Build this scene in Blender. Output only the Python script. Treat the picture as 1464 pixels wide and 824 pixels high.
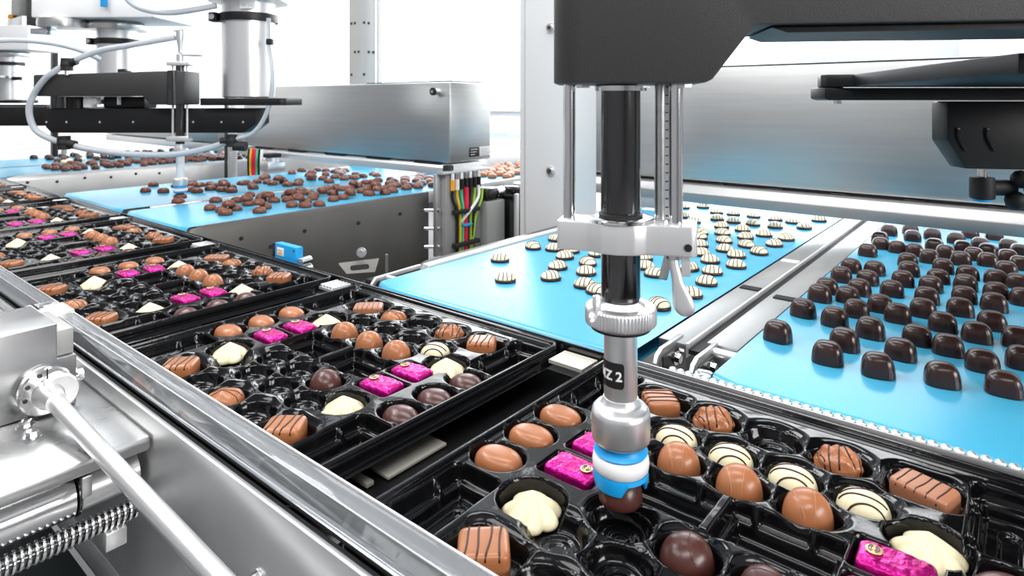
import bpy, bmesh, math, random
import numpy as np
from mathutils import Vector, Matrix, noise
from mathutils.bvhtree import BVHTree
random.seed(7)
for o in list(bpy.data.objects): bpy.data.objects.remove(o)
SC = bpy.context.scene; COL = SC.collection
PI = math.pi
# ------------------------------------------------------------------ camera
# metres; z = 0 is the rim of the trays, x runs along the tray line, y along the belts
YAW = math.atan(736/903)
cam = bpy.data.cameras.new('camera'); camo = bpy.data.objects.new('camera', cam); COL.objects.link(camo)
camo.location = (0, 0, .3); camo.rotation_euler = (PI/2, 0, YAW)
cam.sensor_width = 36; cam.lens = 36*903/1464; cam.shift_y = -(412-145)/1464
cam.clip_start = .02; cam.clip_end = 60
cam.dof.use_dof = True; cam.dof.focus_distance = .72; cam.dof.aperture_fstop = 11
SC.camera = camo
# ------------------------------------------------------------------ light
w = bpy.data.worlds.new('world'); SC.world = w; w.use_nodes = True
w.node_tree.nodes['Background'].inputs[0].default_value = (.93, .96, 1, 1)
w.node_tree.nodes['Background'].inputs[1].default_value = .9
def area(name, loc, target, sx, sy, power, col=(1, 1, 1)):
    l = bpy.data.lights.new(name, 'AREA'); l.shape = 'RECTANGLE'; l.size = sx; l.size_y = sy; l.energy = power; l.color = col
    o = bpy.data.objects.new(name, l); COL.objects.link(o); o.location = loc
    d = Vector(target)-Vector(loc); o.rotation_euler = d.to_track_quat('-Z', 'Y').to_euler()
    return o
area('window_daylight', (-1.8, 4.7, 1.5), (-.8, .6, 0), 6.0, 2.2, 170, (.96, .98, 1))
area('window_daylight', (3.85, .6, 1.15), (-.3, 1.0, 0), 2.4, 1.3, 130, (1, .99, .97))
area('overhead_fill', (-.6, 1.0, 2.6), (-.6, 1.0, 0), 2.4, .7, 52)
area('overhead_fill', (.9, -.9, 2.5), (-.4, .6, 0), 2.0, .7, 52)
area('overhead_fill', (-2.9, .7, 2.6), (-2.6, .9, 0), 2.4, .7, 72)
area('overhead_fill', (-1.6, -1.4, 2.4), (-1.0, .5, 0), 2.4, .7, 40)
area('overhead_fill', (-3.5, 3.0, 2.5), (-3.5, 5, .9), 6.0, .6, 210)  # unseen lamp added to brighten the white back wall
area('overhead_fill', (-7.2, 1.6, 2.5), (-9, 1.6, .6), 5.0, .6, 120)  # added wash on the left wall, no such lamp in view
for sx_, w_ in ((-.42, 1.0), (-2.05, .9), (-3.6, .8)): area('scanner_lamp', (sx_, 1.62, .046), (sx_, 1.62, -1), w_, .16, 1.3 if sx_ > -3 else .8, (.90, .94, 1))
SC.view_settings.view_transform = 'Standard'; SC.view_settings.look = 'None'
SC.view_settings.exposure = 0.0; SC.view_settings.gamma = 1; SC.view_settings.use_curve_mapping = False

# ------------------------------------------------------------------ materials
def mat(name, col, rough=.5, metal=0., spec=.5, coat=0., trans=0., ior=1.45, emis=None, es=0, bump=None, var=None, sss=0):
    m = bpy.data.materials.new(name); m.use_nodes = True; nt = m.node_tree; b = nt.nodes['Principled BSDF']
    b.inputs['Base Color'].default_value = (*col, 1); b.inputs['Roughness'].default_value = rough
    b.inputs['Metallic'].default_value = metal; b.inputs['Specular IOR Level'].default_value = spec
    b.inputs['Coat Weight'].default_value = coat; b.inputs['Coat Roughness'].default_value = .1
    b.inputs['Transmission Weight'].default_value = trans; b.inputs['IOR'].default_value = ior
    if sss:
        b.inputs['Subsurface Weight'].default_value = sss; b.inputs['Subsurface Scale'].default_value = .004
    if emis: b.inputs['Emission Color'].default_value = (*emis, 1); b.inputs['Emission Strength'].default_value = es
    tc = nt.nodes.new('ShaderNodeTexCoord')
    def tex(scale, detail=3):
        mp = nt.nodes.new('ShaderNodeMapping'); mp.inputs['Scale'].default_value = scale
        nt.links.new(tc.outputs['Object'], mp.inputs['Vector'])
        n = nt.nodes.new('ShaderNodeTexNoise'); n.inputs['Scale'].default_value = 1; n.inputs['Detail'].default_value = detail
        nt.links.new(mp.outputs['Vector'], n.inputs['Vector']); return n
    if bump:
        sc, st, di = bump; n = tex(sc); bp = nt.nodes.new('ShaderNodeBump')
        bp.inputs['Strength'].default_value = st; bp.inputs['Distance'].default_value = di
        nt.links.new(n.outputs['Fac'], bp.inputs['Height']); nt.links.new(bp.outputs['Normal'], b.inputs['Normal'])
    if var:
        sc, amt, ra = var; n = tex(sc)
        r = nt.nodes.new('ShaderNodeMapRange'); r.inputs['From Min'].default_value = .3; r.inputs['From Max'].default_value = .7
        r.inputs['To Min'].default_value = 1-amt; r.inputs['To Max'].default_value = 1+amt
        nt.links.new(n.outputs['Fac'], r.inputs['Value'])
        mx = nt.nodes.new('ShaderNodeVectorMath'); mx.operation = 'SCALE'; mx.inputs[0].default_value = col
        nt.links.new(r.outputs['Result'], mx.inputs['Scale']); nt.links.new(mx.outputs['Vector'], b.inputs['Base Color'])
        if ra:
            r2 = nt.nodes.new('ShaderNodeMapRange'); r2.inputs['To Min'].default_value = rough-ra; r2.inputs['To Max'].default_value = rough+ra
            nt.links.new(n.outputs['Fac'], r2.inputs['Value']); nt.links.new(r2.outputs['Result'], b.inputs['Roughness'])
    return m
M = {}
M['steel'] = mat('brushed_steel', (.62, .62, .61), .30, 1, bump=((12, 12, 900), .08, .0003), var=((5, 5, 200), .05, .04))
M['steel_x'] = mat('brushed_steel_sheet', (.60, .60, .59), .38, 1, bump=((8, 8, 700), .10, .0004), var=((4, 4, 120), .04, .04))
M['steel_flat'] = mat('rolled_steel', (.54, .54, .54), .28, 1, bump=((300, 20, 20), .08, .0003), var=((14, 9, 9), .12, .08))
M['beam'] = mat('dull_beam_steel', (.40, .40, .395), .46, .9, bump=((12, 12, 500), .08, .0003))
M['strip'] = mat('cover_strip_steel', (.44, .44, .435), .34, .9, var=((9, 9, 9), .08, .05))
M['steel_brown'] = mat('bead_blasted_steel', (.185, .180, .170), .42, 1, var=((3, 3, 3), .15, .05))
M['steel_light'] = mat('pale_sheet_metal', (.62, .62, .62), .36, .85, var=((9, 9, 9), .06, .05))
M['chrome'] = mat('polished_steel', (.78, .78, .78), .12, 1)
M['dark_chrome'] = mat('dark_polished_steel', (.10, .10, .10), .14, .95, bump=((60, 60, 60), .05, .001))
M['alu'] = mat('matt_aluminium', (.80, .80, .80), .34, .85, bump=((900, 900, 900), .1, .0002))
M['alu_white'] = mat('clear_anodised_aluminium', (.80, .80, .80), .36, .7)
M['black'] = mat('black_anodised_metal', (.007, .007, .0075), .42, .0, spec=.45, bump=((1500, 1500, 1500), .35, .0003), var=((14, 14, 14), .2, .08))
M['black_head'] = mat('black_textured_casting', (.026, .026, .026), .50, .0, spec=.7, bump=((1400, 1400, 1400), .6, .0005))
M['black_plastic'] = mat('black_plastic', (.010, .010, .011), .35)
M['rubber'] = mat('black_rubber', (.012, .012, .012), .6)
M['tray'] = mat('black_tray_film', (.003, .003, .0034), .09, spec=.42, bump=((70, 70, 70), .22, .0012))
M['belt'] = mat('blue_belt', (.060, .37, .57), .25, spec=.7, bump=((260, 260, 260), .06, .0003))
M['blue'] = mat('blue_silicone', (.01, .36, .80), .4)
M['blue_box'] = mat('blue_housing', (.01, .33, .72), .4)
M['white'] = mat('white_plastic', (.86, .86, .86), .4)
M['white_paint'] = mat('white_wall_paint', (.9, .9, .9), .6)
M['grey_paint'] = mat('light_grey_paint', (.62, .62, .62), .45)
M['mid_grey'] = mat('grey_column_paint', (.36, .36, .35), .5, .3)
M['ceiling'] = mat('ceiling_paint', (.45, .45, .46), .7)
M['wall_dark'] = mat('grey_wall_paint', (.30, .30, .31), .6)
M['floor'] = mat('grey_floor', (.30, .30, .31), .45, var=((2, 2, 2), .1, .1))
M['under'] = mat('green_grey_panel', (.035, .045, .043), .45)
M['window'] = mat('bright_window_glass', (.9, .9, .9), .3, emis=(.96, .98, 1), es=1.15)
M['acrylic'] = mat('clear_acrylic', (.60, .62, .64), .06, trans=.80, ior=1.25, spec=.8)
M['hose'] = mat('clear_vinyl_hose', (.60, .64, .68), .15, spec=.8, trans=.35, ior=1.35)
M['milk'] = mat('milk_chocolate', (.36, .135, .055), .30, spec=.5, bump=((90, 90, 90), .12, .001), var=((60, 60, 60), .08, .05), sss=.05)
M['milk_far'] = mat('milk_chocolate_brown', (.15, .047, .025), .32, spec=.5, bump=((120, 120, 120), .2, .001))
M['milk_pale'] = mat('pale_milk_chocolate', (.36, .15, .08), .35, bump=((90, 90, 90), .15, .001))
M['dark'] = mat('dark_chocolate', (.072, .022, .017), .30, spec=.6, bump=((70, 70, 70), .15, .001))
M['praline'] = mat('dark_chocolate_praline', (.034, .0135, .011), .27, spec=.65, bump=((70, 70, 70), .2, .001))
M['line'] = mat('dark_chocolate_line', (.035, .010, .007), .35)
M['line_light'] = mat('milk_chocolate_ridge', (.42, .19, .10), .3)
M['cream'] = mat('white_chocolate', (.74, .66, .44), .33, sss=.15)
M['cream_pale'] = mat('pale_white_chocolate', (.80, .70, .50), .35, sss=.1)
M['foil'] = mat('magenta_foil', (.58, .010, .235), .27, .7, bump=((150, 100, 130), .55, .003), var=((60, 60, 60), .2, .06))
M['gold'] = mat('gold_print', (.75, .58, .27), .3, .5)
M['purple'] = mat('purple_print', (.09, .02, .13), .4)
M['red'] = mat('red_cable', (.75, .01, .06), .45)
M['green'] = mat('green_yellow_cable', (.38, .60, .06), .45)
M['yellow'] = mat('yellow_cable', (.75, .55, .03), .45)
M['teal'] = mat('green_cable', (.05, .55, .28), .45)
M['orange'] = mat('orange_print', (.85, .40, .03), .45)
M['screen_black'] = mat('black_label', (.012, .012, .012), .4)
M['beige'] = mat('ivory_steel_plate', (.66, .63, .55), .4, .3)

# ------------------------------------------------------------------ helpers
ORG = {}
def mesh_obj(name, bm_or_mesh, m, parent=None, shift=True, smooth=35):
    if isinstance(bm_or_mesh, bmesh.types.BMesh):
        me = bpy.data.meshes.new(name)
        if parent is not None and shift:
            bmesh.ops.translate(bm_or_mesh, vec=-Vector(ORG.get(parent.name, (0, 0, 0))), verts=bm_or_mesh.verts)
        bm_or_mesh.normal_update(); bm_or_mesh.to_mesh(me); bm_or_mesh.free()
    else: me = bm_or_mesh
    if m is not None and not me.materials: me.materials.append(m)
    if smooth:
        me.polygons.foreach_set('use_smooth', [True]*len(me.polygons))
        me.set_sharp_from_angle(angle=math.radians(smooth))
    o = bpy.data.objects.new(name, me); COL.objects.link(o)
    if parent is not None:
        o.parent = parent; ORG[o.name] = ORG.get(parent.name, (0, 0, 0))
    else: ORG[o.name] = (0, 0, 0)
    return o
def tag(o, label=None, cat=None, group=None, kind=None):
    if label: o['label'] = label
    if cat: o['category'] = cat
    if group: o['group'] = group
    if kind: o['kind'] = kind
    return o
def thing(name, label, cat, loc=(0, 0, 0), rz=0, group=None, local=False):
    o = bpy.data.objects.new(name, None); COL.objects.link(o); o.empty_display_size = .02
    o.location = loc; o.rotation_euler = (0, 0, rz); tag(o, label, cat, group)
    ORG[o.name] = (0, 0, 0) if local else tuple(loc)      # local=True: the parts are built in the thing's own frame
    return o
class MB:
    def __init__(s): s.bm = bmesh.new()
    def box(s, x0, x1, y0, y1, z0, z1, bev=0, rot=None):
        r = bmesh.ops.create_cube(s.bm, size=1); vs = r['verts']
        bmesh.ops.scale(s.bm, vec=(x1-x0, y1-y0, z1-z0), verts=vs)
        if bev:
            es = list({e for v in vs for e in v.link_edges})
            rr = bmesh.ops.bevel(s.bm, geom=es, offset=bev, segments=2, profile=.5, affect='EDGES')
            vs = list({v for v in rr['verts']} | {v for v in vs if v.is_valid})
        if rot: bmesh.ops.rotate(s.bm, cent=(0, 0, 0), matrix=rot, verts=vs)
        bmesh.ops.translate(s.bm, vec=((x0+x1)/2, (y0+y1)/2, (z0+z1)/2), verts=vs)
        return s
    def cyl(s, p0, p1, r, r2=None, seg=24, caps=True):
        p0 = Vector(p0); p1 = Vector(p1); d = p1-p0
        q = d.to_track_quat('Z', 'Y').to_matrix().to_4x4(); q.translation = (p0+p1)/2
        bmesh.ops.create_cone(s.bm, cap_ends=caps, segments=seg, radius1=r, radius2=r if r2 is None else r2, depth=d.length, matrix=q)
        return s
    def sph(s, c, r, sub=2, sc=(1, 1, 1)):
        m = Matrix.Translation(c) @ Matrix.Diagonal((*sc, 1))
        bmesh.ops.create_icosphere(s.bm, subdivisions=sub, radius=r, matrix=m); return s
    def tube(s, pts, r, seg=10, res=6, smooth=True):
        pts = [Vector(p) for p in pts]
        if smooth and len(pts) > 2:
            P = [pts[0]*2-pts[1]]+pts+[pts[-1]*2-pts[-2]]; out = []
            for i in range(1, len(P)-2):
                for k in range(res):
                    t = k/res; a, b, c, d = P[i-1:i+3]
                    out.append(.5*((2*b)+(c-a)*t+(2*a-5*b+4*c-d)*t*t+(-a+3*b-3*c+d)*t**3))
            out.append(pts[-1]); pts = out
        rings = []; prev = None
        for i, p in enumerate(pts):
            t = (pts[min(i+1, len(pts)-1)]-pts[max(i-1, 0)]).normalized()
            if prev is None: n = t.orthogonal().normalized()
            else: n = (prev-t*prev.dot(t)); n = n.normalized() if n.length > 1e-6 else t.orthogonal().normalized()
            prev = n; b = t.cross(n)
            rr = r[i] if isinstance(r, list) else r
            rings.append([s.bm.verts.new(p+(n*math.cos(a)+b*math.sin(a))*rr) for a in [2*PI*k/seg for k in range(seg)]])
        for a, b in zip(rings, rings[1:]):
            for k in range(seg): s.bm.faces.new((a[k], a[(k+1) % seg], b[(k+1) % seg], b[k]))
        s.bm.faces.new(rings[0][::-1]); s.bm.faces.new(rings[-1]); return s
    def lathe(s, prof, c=(0, 0, 0), seg=48, mod=None, axis='z'):
        rings = []; c = Vector(c)
        for (r, z) in prof:
            ring = []
            for k in range(seg):
                a = 2*PI*k/seg; rr, zz = (r, z) if mod is None else mod(r, z, a)
                v = Vector((rr*math.cos(a), rr*math.sin(a), zz))
                if axis == 'x': v = Vector((v.z, v.x, v.y))
                if axis == 'y': v = Vector((v.y, v.z, v.x))
                ring.append(s.bm.verts.new(c+v))
            rings.append(ring)
        for a, b in zip(rings, rings[1:]):
            for k in range(seg): s.bm.faces.new((a[k], a[(k+1) % seg], b[(k+1) % seg], b[k]))
        s.bm.faces.new(rings[0][::-1]); s.bm.faces.new(rings[-1]); return s
    def prism(s, poly, a0, a1, plane='xy', bev=0):
        def mk(p, a):
            if plane == 'xy': return (p[0], p[1], a)
            if plane == 'xz': return (p[0], a, p[1])
            return (a, p[0], p[1])
        lo = [s.bm.verts.new(mk(p, a0)) for p in poly]; hi = [s.bm.verts.new(mk(p, a1)) for p in poly]
        n = len(poly); fs = [s.bm.faces.new(lo[::-1]), s.bm.faces.new(hi)]
        for k in range(n): fs.append(s.bm.faces.new((lo[k], lo[(k+1) % n], hi[(k+1) % n], hi[k])))
        bmesh.ops.recalc_face_normals(s.bm, faces=fs)
        if bev:
            es = list({e for f in fs for e in f.edges})
            bmesh.ops.bevel(s.bm, geom=es, offset=bev, segments=2, profile=.5, affect='EDGES')
        return s
    def out(s, name, m, parent=None, shift=True, smooth=35): return mesh_obj(name, s.bm, m, parent, shift, smooth)
def rrect(x0, x1, y0, y1, r, n=6):
    o = []
    for cx, cy, a in ((x1-r, y1-r, 0), (x0+r, y1-r, 90), (x0+r, y0+r, 180), (x1-r, y0+r, 270)):
        for k in range(n+1):
            t = math.radians(a+90*k/n); o.append((cx+r*math.cos(t), cy+r*math.sin(t)))
    return o
def hexbolt(mb, c, n, r=.005, h=.003):
    c = Vector(c); n = Vector(n); mb.cyl(c, c+n*h*.4, r*1.5, seg=16); mb.cyl(c, c+n*h*1.6, r, seg=6); return mb

# ================================================================== setting
def slab(name, m, x0, x1, y0, y1, z0, z1):
    return tag(MB().box(x0, x1, y0, y1, z0, z1).out(name, M[m]), kind='structure')
slab('floor', 'floor', -11, 4, -3, 7, -1.0, -.95)
slab('ceiling', 'ceiling', -11, 4, -3, 7, 2.7, 2.8)
slab('wall_front', 'wall_dark', -11, 4, -3.1, -3.0, -.95, 2.7)
slab('wall_right', 'wall_dark', 4.0, 4.1, -3, 5.1, -.95, 2.7)
slab('wall_back', 'white_paint', -11, 4, 5.0, 5.1, -.95, 2.7)
slab('wall_left', 'white_paint', -9.1, -9.0, -3, 5, -.95, 2.7)
def window(n, x0, x1, z0, z1, y=4.98):
    f = MB(); t = .03
    f.box(x0, x1, y-.03, y+.02, z0, z0+t).box(x0, x1, y-.03, y+.02, z1-t, z1).box(x0, x0+t, y-.03, y+.02, z0, z1).box(x1-t, x1, y-.03, y+.02, z0, z1)
    o = tag(f.out('window_%d' % n, M['white']), kind='structure')
    MB().box(x0+t, x1-t, y-.01, y, z0+t, z1-t).out('pane', M['window'], o)
def side_window():
    f = MB()
    for a, c, d, e in ((-.75, 1.95, .45, .50), (-.75, 1.95, 1.85, 1.90), (-.75, -.70, .45, 1.90), (1.90, 1.95, .45, 1.90)): f.box(3.95, 4.0, a, c, d, e)
    o = tag(f.out('window_4', M['white']), kind='structure')
    MB().box(3.97, 3.985, -.70, 1.90, .50, 1.85).out('pane', M['window'], o)
side_window()
window(1, -4.9, -2.2, .2, 2.4); window(2, -2.0, .9, .2, 2.4); window(3, -7.9, -5.2, .2, 2.4)

# ================================================================== belt conveyors
def conveyor(x0, x1, y0, y1, label, side='both', skirt=-.3, plate='steel_brown', z=0., yend=None):
    t = thing('belt_conveyor', label, 'conveyor', ((x0+x1)/2, y0, z))
    b = bmesh.new(); prof = []
    R = .009
    for k in range(9):
        a = -PI/2+PI*k/8; prof.append((y0+R-R*math.cos(a) if True else 0, z-R+R*math.sin(a)))
    prof = [(y0+R-R*math.cos(a), z-R+R*math.sin(a)) for a in [-PI/2+PI*k/8 for k in range(9)]]
    prof = [(y1, z-2*R)]+prof+[(y1, z)]
    n = 14; rows = []
    for k in range(n+1):
        u = k/n; x = x0+(x1-x0)*u
        # the belt's front corners are slightly rounded
        e = min(u, 1-u)*(x1-x0); cut = .012*max(0, 1-e/.03)**2
        rows.append([b.verts.new((x, yy+(cut if yy < y0+2*R else 0), zz)) for yy, zz in prof])
    for a, c in zip(rows, rows[1:]):
        for k in range(len(prof)-1): b.faces.new((a[k], a[k+1], c[k+1], c[k]))
    bmesh.ops.recalc_face_normals(b, faces=b.faces)
    mesh_obj('belt', b, M['belt'], t, smooth=50)
    MB().box(x0+.004, x1-.004, y0+.03, y1, z-.06, z-2*R-.001).out('bed', M['steel_light'], t)
    for s, xx in ((-1, x0), (1, x1)):
        if side in ('both', 'left' if s < 0 else 'right'):
            a, c = sorted((xx+s*.002, xx+s*.014))
            poly = [(y0+.015, z-.004), (y0+.004, z-.022), (y0+.004, z-.05), (y0+.05, skirt), (yend or y1, skirt), (yend or y1, z+.001), (y0+.05, z+.001)]
            MB().prism(poly, a, c, 'yz', .0012).out('side_plate', M[plate], t)
    for k in range(2):
        MB().cyl((x0+.006, y0+.012+.05*k, z-.028-.02*k), (x1-.006, y0+.012+.05*k, z-.028-.02*k), .008).out('roller', M['chrome'], t)
    return t
cv_white = conveyor(-.835, -.366, .662, 3.9, 'blue conveyor belt carrying white striped chocolates, behind the foreground gripper', side='none')
cv_dark = conveyor(-.268, .14, .664, 3.9, 'blue conveyor belt carrying dark pralines, at the right of the photo', side='none')
cv_mid_r = conveyor(-1.905, -1.545, .662, 4.6, 'blue conveyor belt with a tall grey side plate, under the white-tipped gripper', side='right', skirt=-.5, yend=1.443)
MB().box(-1.543, -1.530, 1.443, 4.6, -.035, .003, .001).out('side_rail', M['alu_white'], cv_mid_r)
cv_mid_l = conveyor(-2.43, -1.945, .6625, 4.6, 'blue conveyor belt left of the seam beneath the second robot', side='none')
cv_far_r = conveyor(-3.56, -3.14, .66, 4.6, 'far blue conveyor belt with bolted pale side plate, at the left edge', side='right', skirt=-.25, plate='steel_light')
cv_far_l = conveyor(-4.06, -3.60, .66, 4.6, 'farthest blue conveyor belt behind the hoses at the left edge', side='none')

# bolts and small screws on the grey side plate
for k, (y, z) in enumerate([(.80, -.045), (.98, -.055), (1.16, -.06), (1.32, -.055), (.74, -.09), (.88, -.08)]):
    MB().cyl((-1.531, y, z), (-1.5285, y, z), .0055, seg=12).out('screw', M['rubber'], cv_mid_r)
for k in range(7):
    MB().cyl((-3.126, .74+.1*k, -.028-.006*(k % 2)), (-3.1235, .74+.1*k, -.028-.006*(k % 2)), .006, seg=10).out('screw', M['rubber'], cv_far_r)
# white belt frame along the left belt, dark rubber strip under it
t = thing('belt_side_guard', 'pale metal side frame along the left edge of the white-chocolate belt', 'guard', (-.86, .75, 0))
MB().box(-.856, -.838, .79, 3.9, -.02, .004, .002).out('rail', M['alu_white'], t)
MB().prism([(.805, -.012), (.83, -.004), (3.9, -.004), (3.9, -.06), (.805, -.06)], -.892, -.857, 'yz', .002).out('ledge', M['steel_brown'], t)
MB().prism([(.82, -.035), (.95, -.03), (3.9, -.03), (3.9, -.075), (.82, -.075)], -.925, -.894, 'yz', .004).out('rubber_strip', M['rubber'], t)
MB().prism([(.81, -.06), (3.9, -.075), (3.9, -.7), (.81, -.7)], -.925, -.857, 'yz', .002).out('lower_panel', M['steel_brown'], t)
# steel covers between the two near belts with the dark slot
def seam(x0, x1, label, group=None):
    t = thing('seam_cover', label, 'cover', ((x0+x1)/2, .74, -.01), group=group)
    xm = (x0+x1)/2; w_ = x1-x0
    MB().box(x0+.001, xm-.010, .742, 3.9, -.012, -.001, .001).out('cover_strip', M['strip'], t)
    MB().box(xm-.010, xm-.0065, .742, 3.9, -.014, .0004, .0006).out('edge_lip', M['alu_white'], t)
    MB().box(xm+.0075, x1-.001, .765, 3.9, -.012, -.001, .001).out('cover_strip', M['strip'], t)
    MB().box(xm-.0063, xm+.0073, .742, 3.9, -.012, -.0065).out('slot_floor', M['rubber'], t)
    for y in (1.02, 1.24): 
        MB().box(x0+.006, xm-.012, y, y+.018, -.0012, .0008).out('tape_mark', M['rubber' if y < 1.1 else 'white'], t)
    return t
sm = seam(-.365, -.2695, 'flat steel cover strips with a dark slot between the two near belts')
MB().box(-.301, -.272, 1.0, 1.018, -.0012, .0008).out('tape_mark', M['rubber'], sm)
sm2 = seam(-1.944, -1.906, 'narrow steel seam between the two belts under the second robot')
for c_ in sm2.children:
    if c_.name.startswith('cover_strip'): c_.data.materials[0] = M['steel_brown']
# end brackets and rollers where the seam meets the tray line
def end_bracket(x, label):
    t = thing('end_bracket', label, 'bracket', (x, .70, -.03))
    poly = [(.688, -.05), (.688, -.012), (.694, -.003), (.706, .002), (.765, .002), (.765, -.008), (.712, -.008), (.702, -.014), (.700, -.05)]
    MB().prism(poly, x-.0028, x+.0028, 'yz', .0008).out('bracket_arm', M['steel_light'], t)
    MB().box(x+.003, x+.006, .702, .765, -.05, -.007).out('web', M['steel_brown'], t)
    b = MB(); hexbolt(b, (x+.006, .735, -.018), (1, 0, 0), .006, .004); b.out('bolt', M['chrome'], t)
    MB().cyl((x+.004, .72, -.034), (x+.020, .72, -.034), .009).out('spacer', M['dark_chrome'], t)
    return t
end_bracket(-.343, 'rounded steel end bracket beside the front corner of the white-chocolate belt')
end_bracket(-.298, 'rounded steel end bracket beside the front corner of the dark-praline belt')
t = cv_dark
MB().lathe([(.004, 0), (.012, .0005), (.0135, .003), (.0135, .014), (.012, .018), (.004, .018)], (-.289, .684, -.0145), axis='x').out('roller_drum', M['chrome'], t)
MB().cyl((-.305, .684, -.0145), (-.289, .684, -.0145), .004).out('axle', M['alu'], t)
MB().cyl((-.296, .752, -.006), (-.268, .752, -.006), .006).out('cross_rod', M['alu_white'], t)

# ================================================================== tray line
def sdf_rrect(X, Y, cx, cy, hx, hy, r):
    qx = np.abs(X-cx)-hx+r; qy = np.abs(Y-cy)-hy+r
    return np.minimum(np.maximum(qx, qy), 0)+np.hypot(np.maximum(qx, 0), np.maximum(qy, 0))-r
def sdf_ell(X, Y, cx, cy, a, b):
    k = np.hypot((X-cx)/a, (Y-cy)/b); return (k-1)*min(a, b)
def sstep(t): t = np.clip(t, 0, 1); return t*t*(3-2*t)
ROUND = [(-.055, .137), (0, .137), (.055, .137), (-.055, -.137), (0, -.137), (.055, -.137)]
SW = [(-.0715, .0880), (-.0205, .0880), (.0310, .0880), (.0815, .0880)]; SW += [(-x, -y) for x, y in SW]
CENT = [(-.052, .0500), (0, .0500), (.052, .0500), (-.052, -.0500), (0, -.0500), (.052, -.0500)]
CREAM = [(-.112, .064), (.1265, .0615), (.112, -.072), (-.1155, -.074)]
PINK = [(-.1125, -.0215), (-.1125, .0215), (.1125, -.0215), (.1125, .0215)]
MO = [(-.173, -.0465), (-.173, 0), (-.173, .0465), (.173, -.0465), (.173, 0), (.173, .0465)]
BLK = [(-.110, .135), (.116, .135), (-.108, -.137), (.112, -.137)]
def tray_mesh():
    nx, ny = 372, 344; LX, LY = .2055, .190
    xs = np.linspace(-LX, LX, nx); ys = np.linspace(-LY, LY, ny); X, Y = np.meshgrid(xs, ys)
    E = sdf_rrect(X, Y, 0, 0, LX-.001, LY-.001, .016)
    z = np.zeros_like(X)
    z -= .0045*sstep((-E-.0055)/.003)                      # rim down to the deck
    z -= .0015*sstep((-E-.012)/.0015)*(1-sstep((-E-.0155)/.0015))
    def cup(d, depth, wall=.006): t_ = np.clip(-d/wall, 0, 1); return -depth*(1-(1-t_)**1.6)*.999
    P = np.zeros_like(X); FL = np.zeros_like(X)
    def flare(d, w_=.0062, dep=.0042): return -dep*np.clip((w_-np.maximum(d, 0))/w_, 0, 1)**1.7
    for (x, y) in ROUND: d = sdf_ell(X, Y, x, y, .0268, .0238); FL = np.minimum(FL, flare(d)); P = np.minimum(P, cup(d, .0155, .007)-.0018*sstep((.0125-np.hypot(X-x, Y-y))/.001)-.001*sstep((.0065-np.hypot(X-x, Y-y))/.001))
    for (x, y) in SW: d = sdf_ell(X, Y, x, y, .0243, .0212); FL = np.minimum(FL, flare(d)); P = np.minimum(P, cup(d, .0155, .006)-.0018*sstep((.012-np.hypot(X-x, Y-y))/.001)-.001*sstep((.0065-np.hypot(X-x, Y-y))/.001))
    for (x, y) in CENT: d = sdf_ell(X, Y, x, y, .0249, .0216); FL = np.minimum(FL, flare(d)); P = np.minimum(P, cup(d, .0155, .006)-.0018*sstep((.012-np.hypot(X-x, Y-y))/.001)-.001*sstep((.0065-np.hypot(X-x, Y-y))/.001))
    for (x, y) in CREAM: d = sdf_ell(X, Y, x, y, .0282, .0272); P = np.minimum(P, cup(d, .0165, .006))
    for (x, y) in PINK: d = sdf_rrect(X, Y, x, y, .0265, .0195, .006); P = np.minimum(P, cup(d, .0155, .004))
    for (x, y) in MO: d = sdf_ell(X, Y, x, y, .0260, .0224); P = np.minimum(P, cup(d, .0150, .005))
    for (x, y) in BLK: d = sdf_rrect(X, Y, x, y, .0280, .0245, .014); FL = np.minimum(FL, flare(d)); P = np.minimum(P, cup(d, .0155, .006))
    for sx, sy in ((1, 1), (1, -1), (-1, 1), (-1, -1)):    # deep corner wells with ledges
        d = sdf_rrect(X, Y, sx*.170, sy*.1215, .0255, .0505, .010); P = np.minimum(P, cup(d, .014, .004)+cup(d+.008, .010, .003))
        d2 = sdf_rrect(X, Y, sx*.170, sy*.122, .007, .030, .0068); P = np.minimum(P, P-.004*sstep(-d2/.0015)*(d < -.01))
    for sx in (1, -1):                                     # two deep central wells
        d = sdf_rrect(X, Y, sx*.0435, 0, .0405, .0265, .004); P = np.minimum(P, cup(d, .013, .003)+cup(d+.0065, .011, .003))
        d2 = sdf_rrect(X, Y, sx*.0435, 0, .026, .007, .0068); P = np.minimum(P, P-.004*sstep(-d2/.0015)*(d < -.01))
    # little locking dimples on the well walls
    for sx in (1, -1):
        for px in (.022, .062):
            for py in (.0245, -.0245): P = P+.007*sstep((.0042-np.hypot(X-sx*px, Y-py))/.003)
        for py in (.100, .148):
            for px in (.149, .191):
                for sy in (1, -1): P = P+.007*sstep((.0042-np.hypot(X-sx*px, Y-sy*py))/.003)
    P = np.minimum(P, FL)
    z = z-.0004*(.5+.5*np.sin(X*170+1.3*np.sin(Y*90)))*(.5+.5*np.cos(Y*150+X*40))*sstep((-E-.014)/.004)   # the webs sag between the cups
    z = z+P*(E < -.006)
    z -= .020*sstep((E+.0022)/.0022)                        # folded outer skirt
    co = np.stack([X, Y, z], -1).reshape(-1, 3).astype(np.float32)
    # pull the corner waste onto the rounded outline
    i = np.arange(nx*ny).reshape(ny, nx); q = np.stack([i[:-1, :-1], i[:-1, 1:], i[1:, 1:], i[1:, :-1]], -1).reshape(-1, 4)
    Ef = E.reshape(-1)[q].min(axis=1); q = q[Ef < .0012]
    me = bpy.data.meshes.new('tray'); me.vertices.add(len(co)); me.vertices.foreach_set('co', co.ravel())
    me.loops.add(q.size); me.loops.foreach_set('vertex_index', q.ravel().astype(np.int32))
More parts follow.
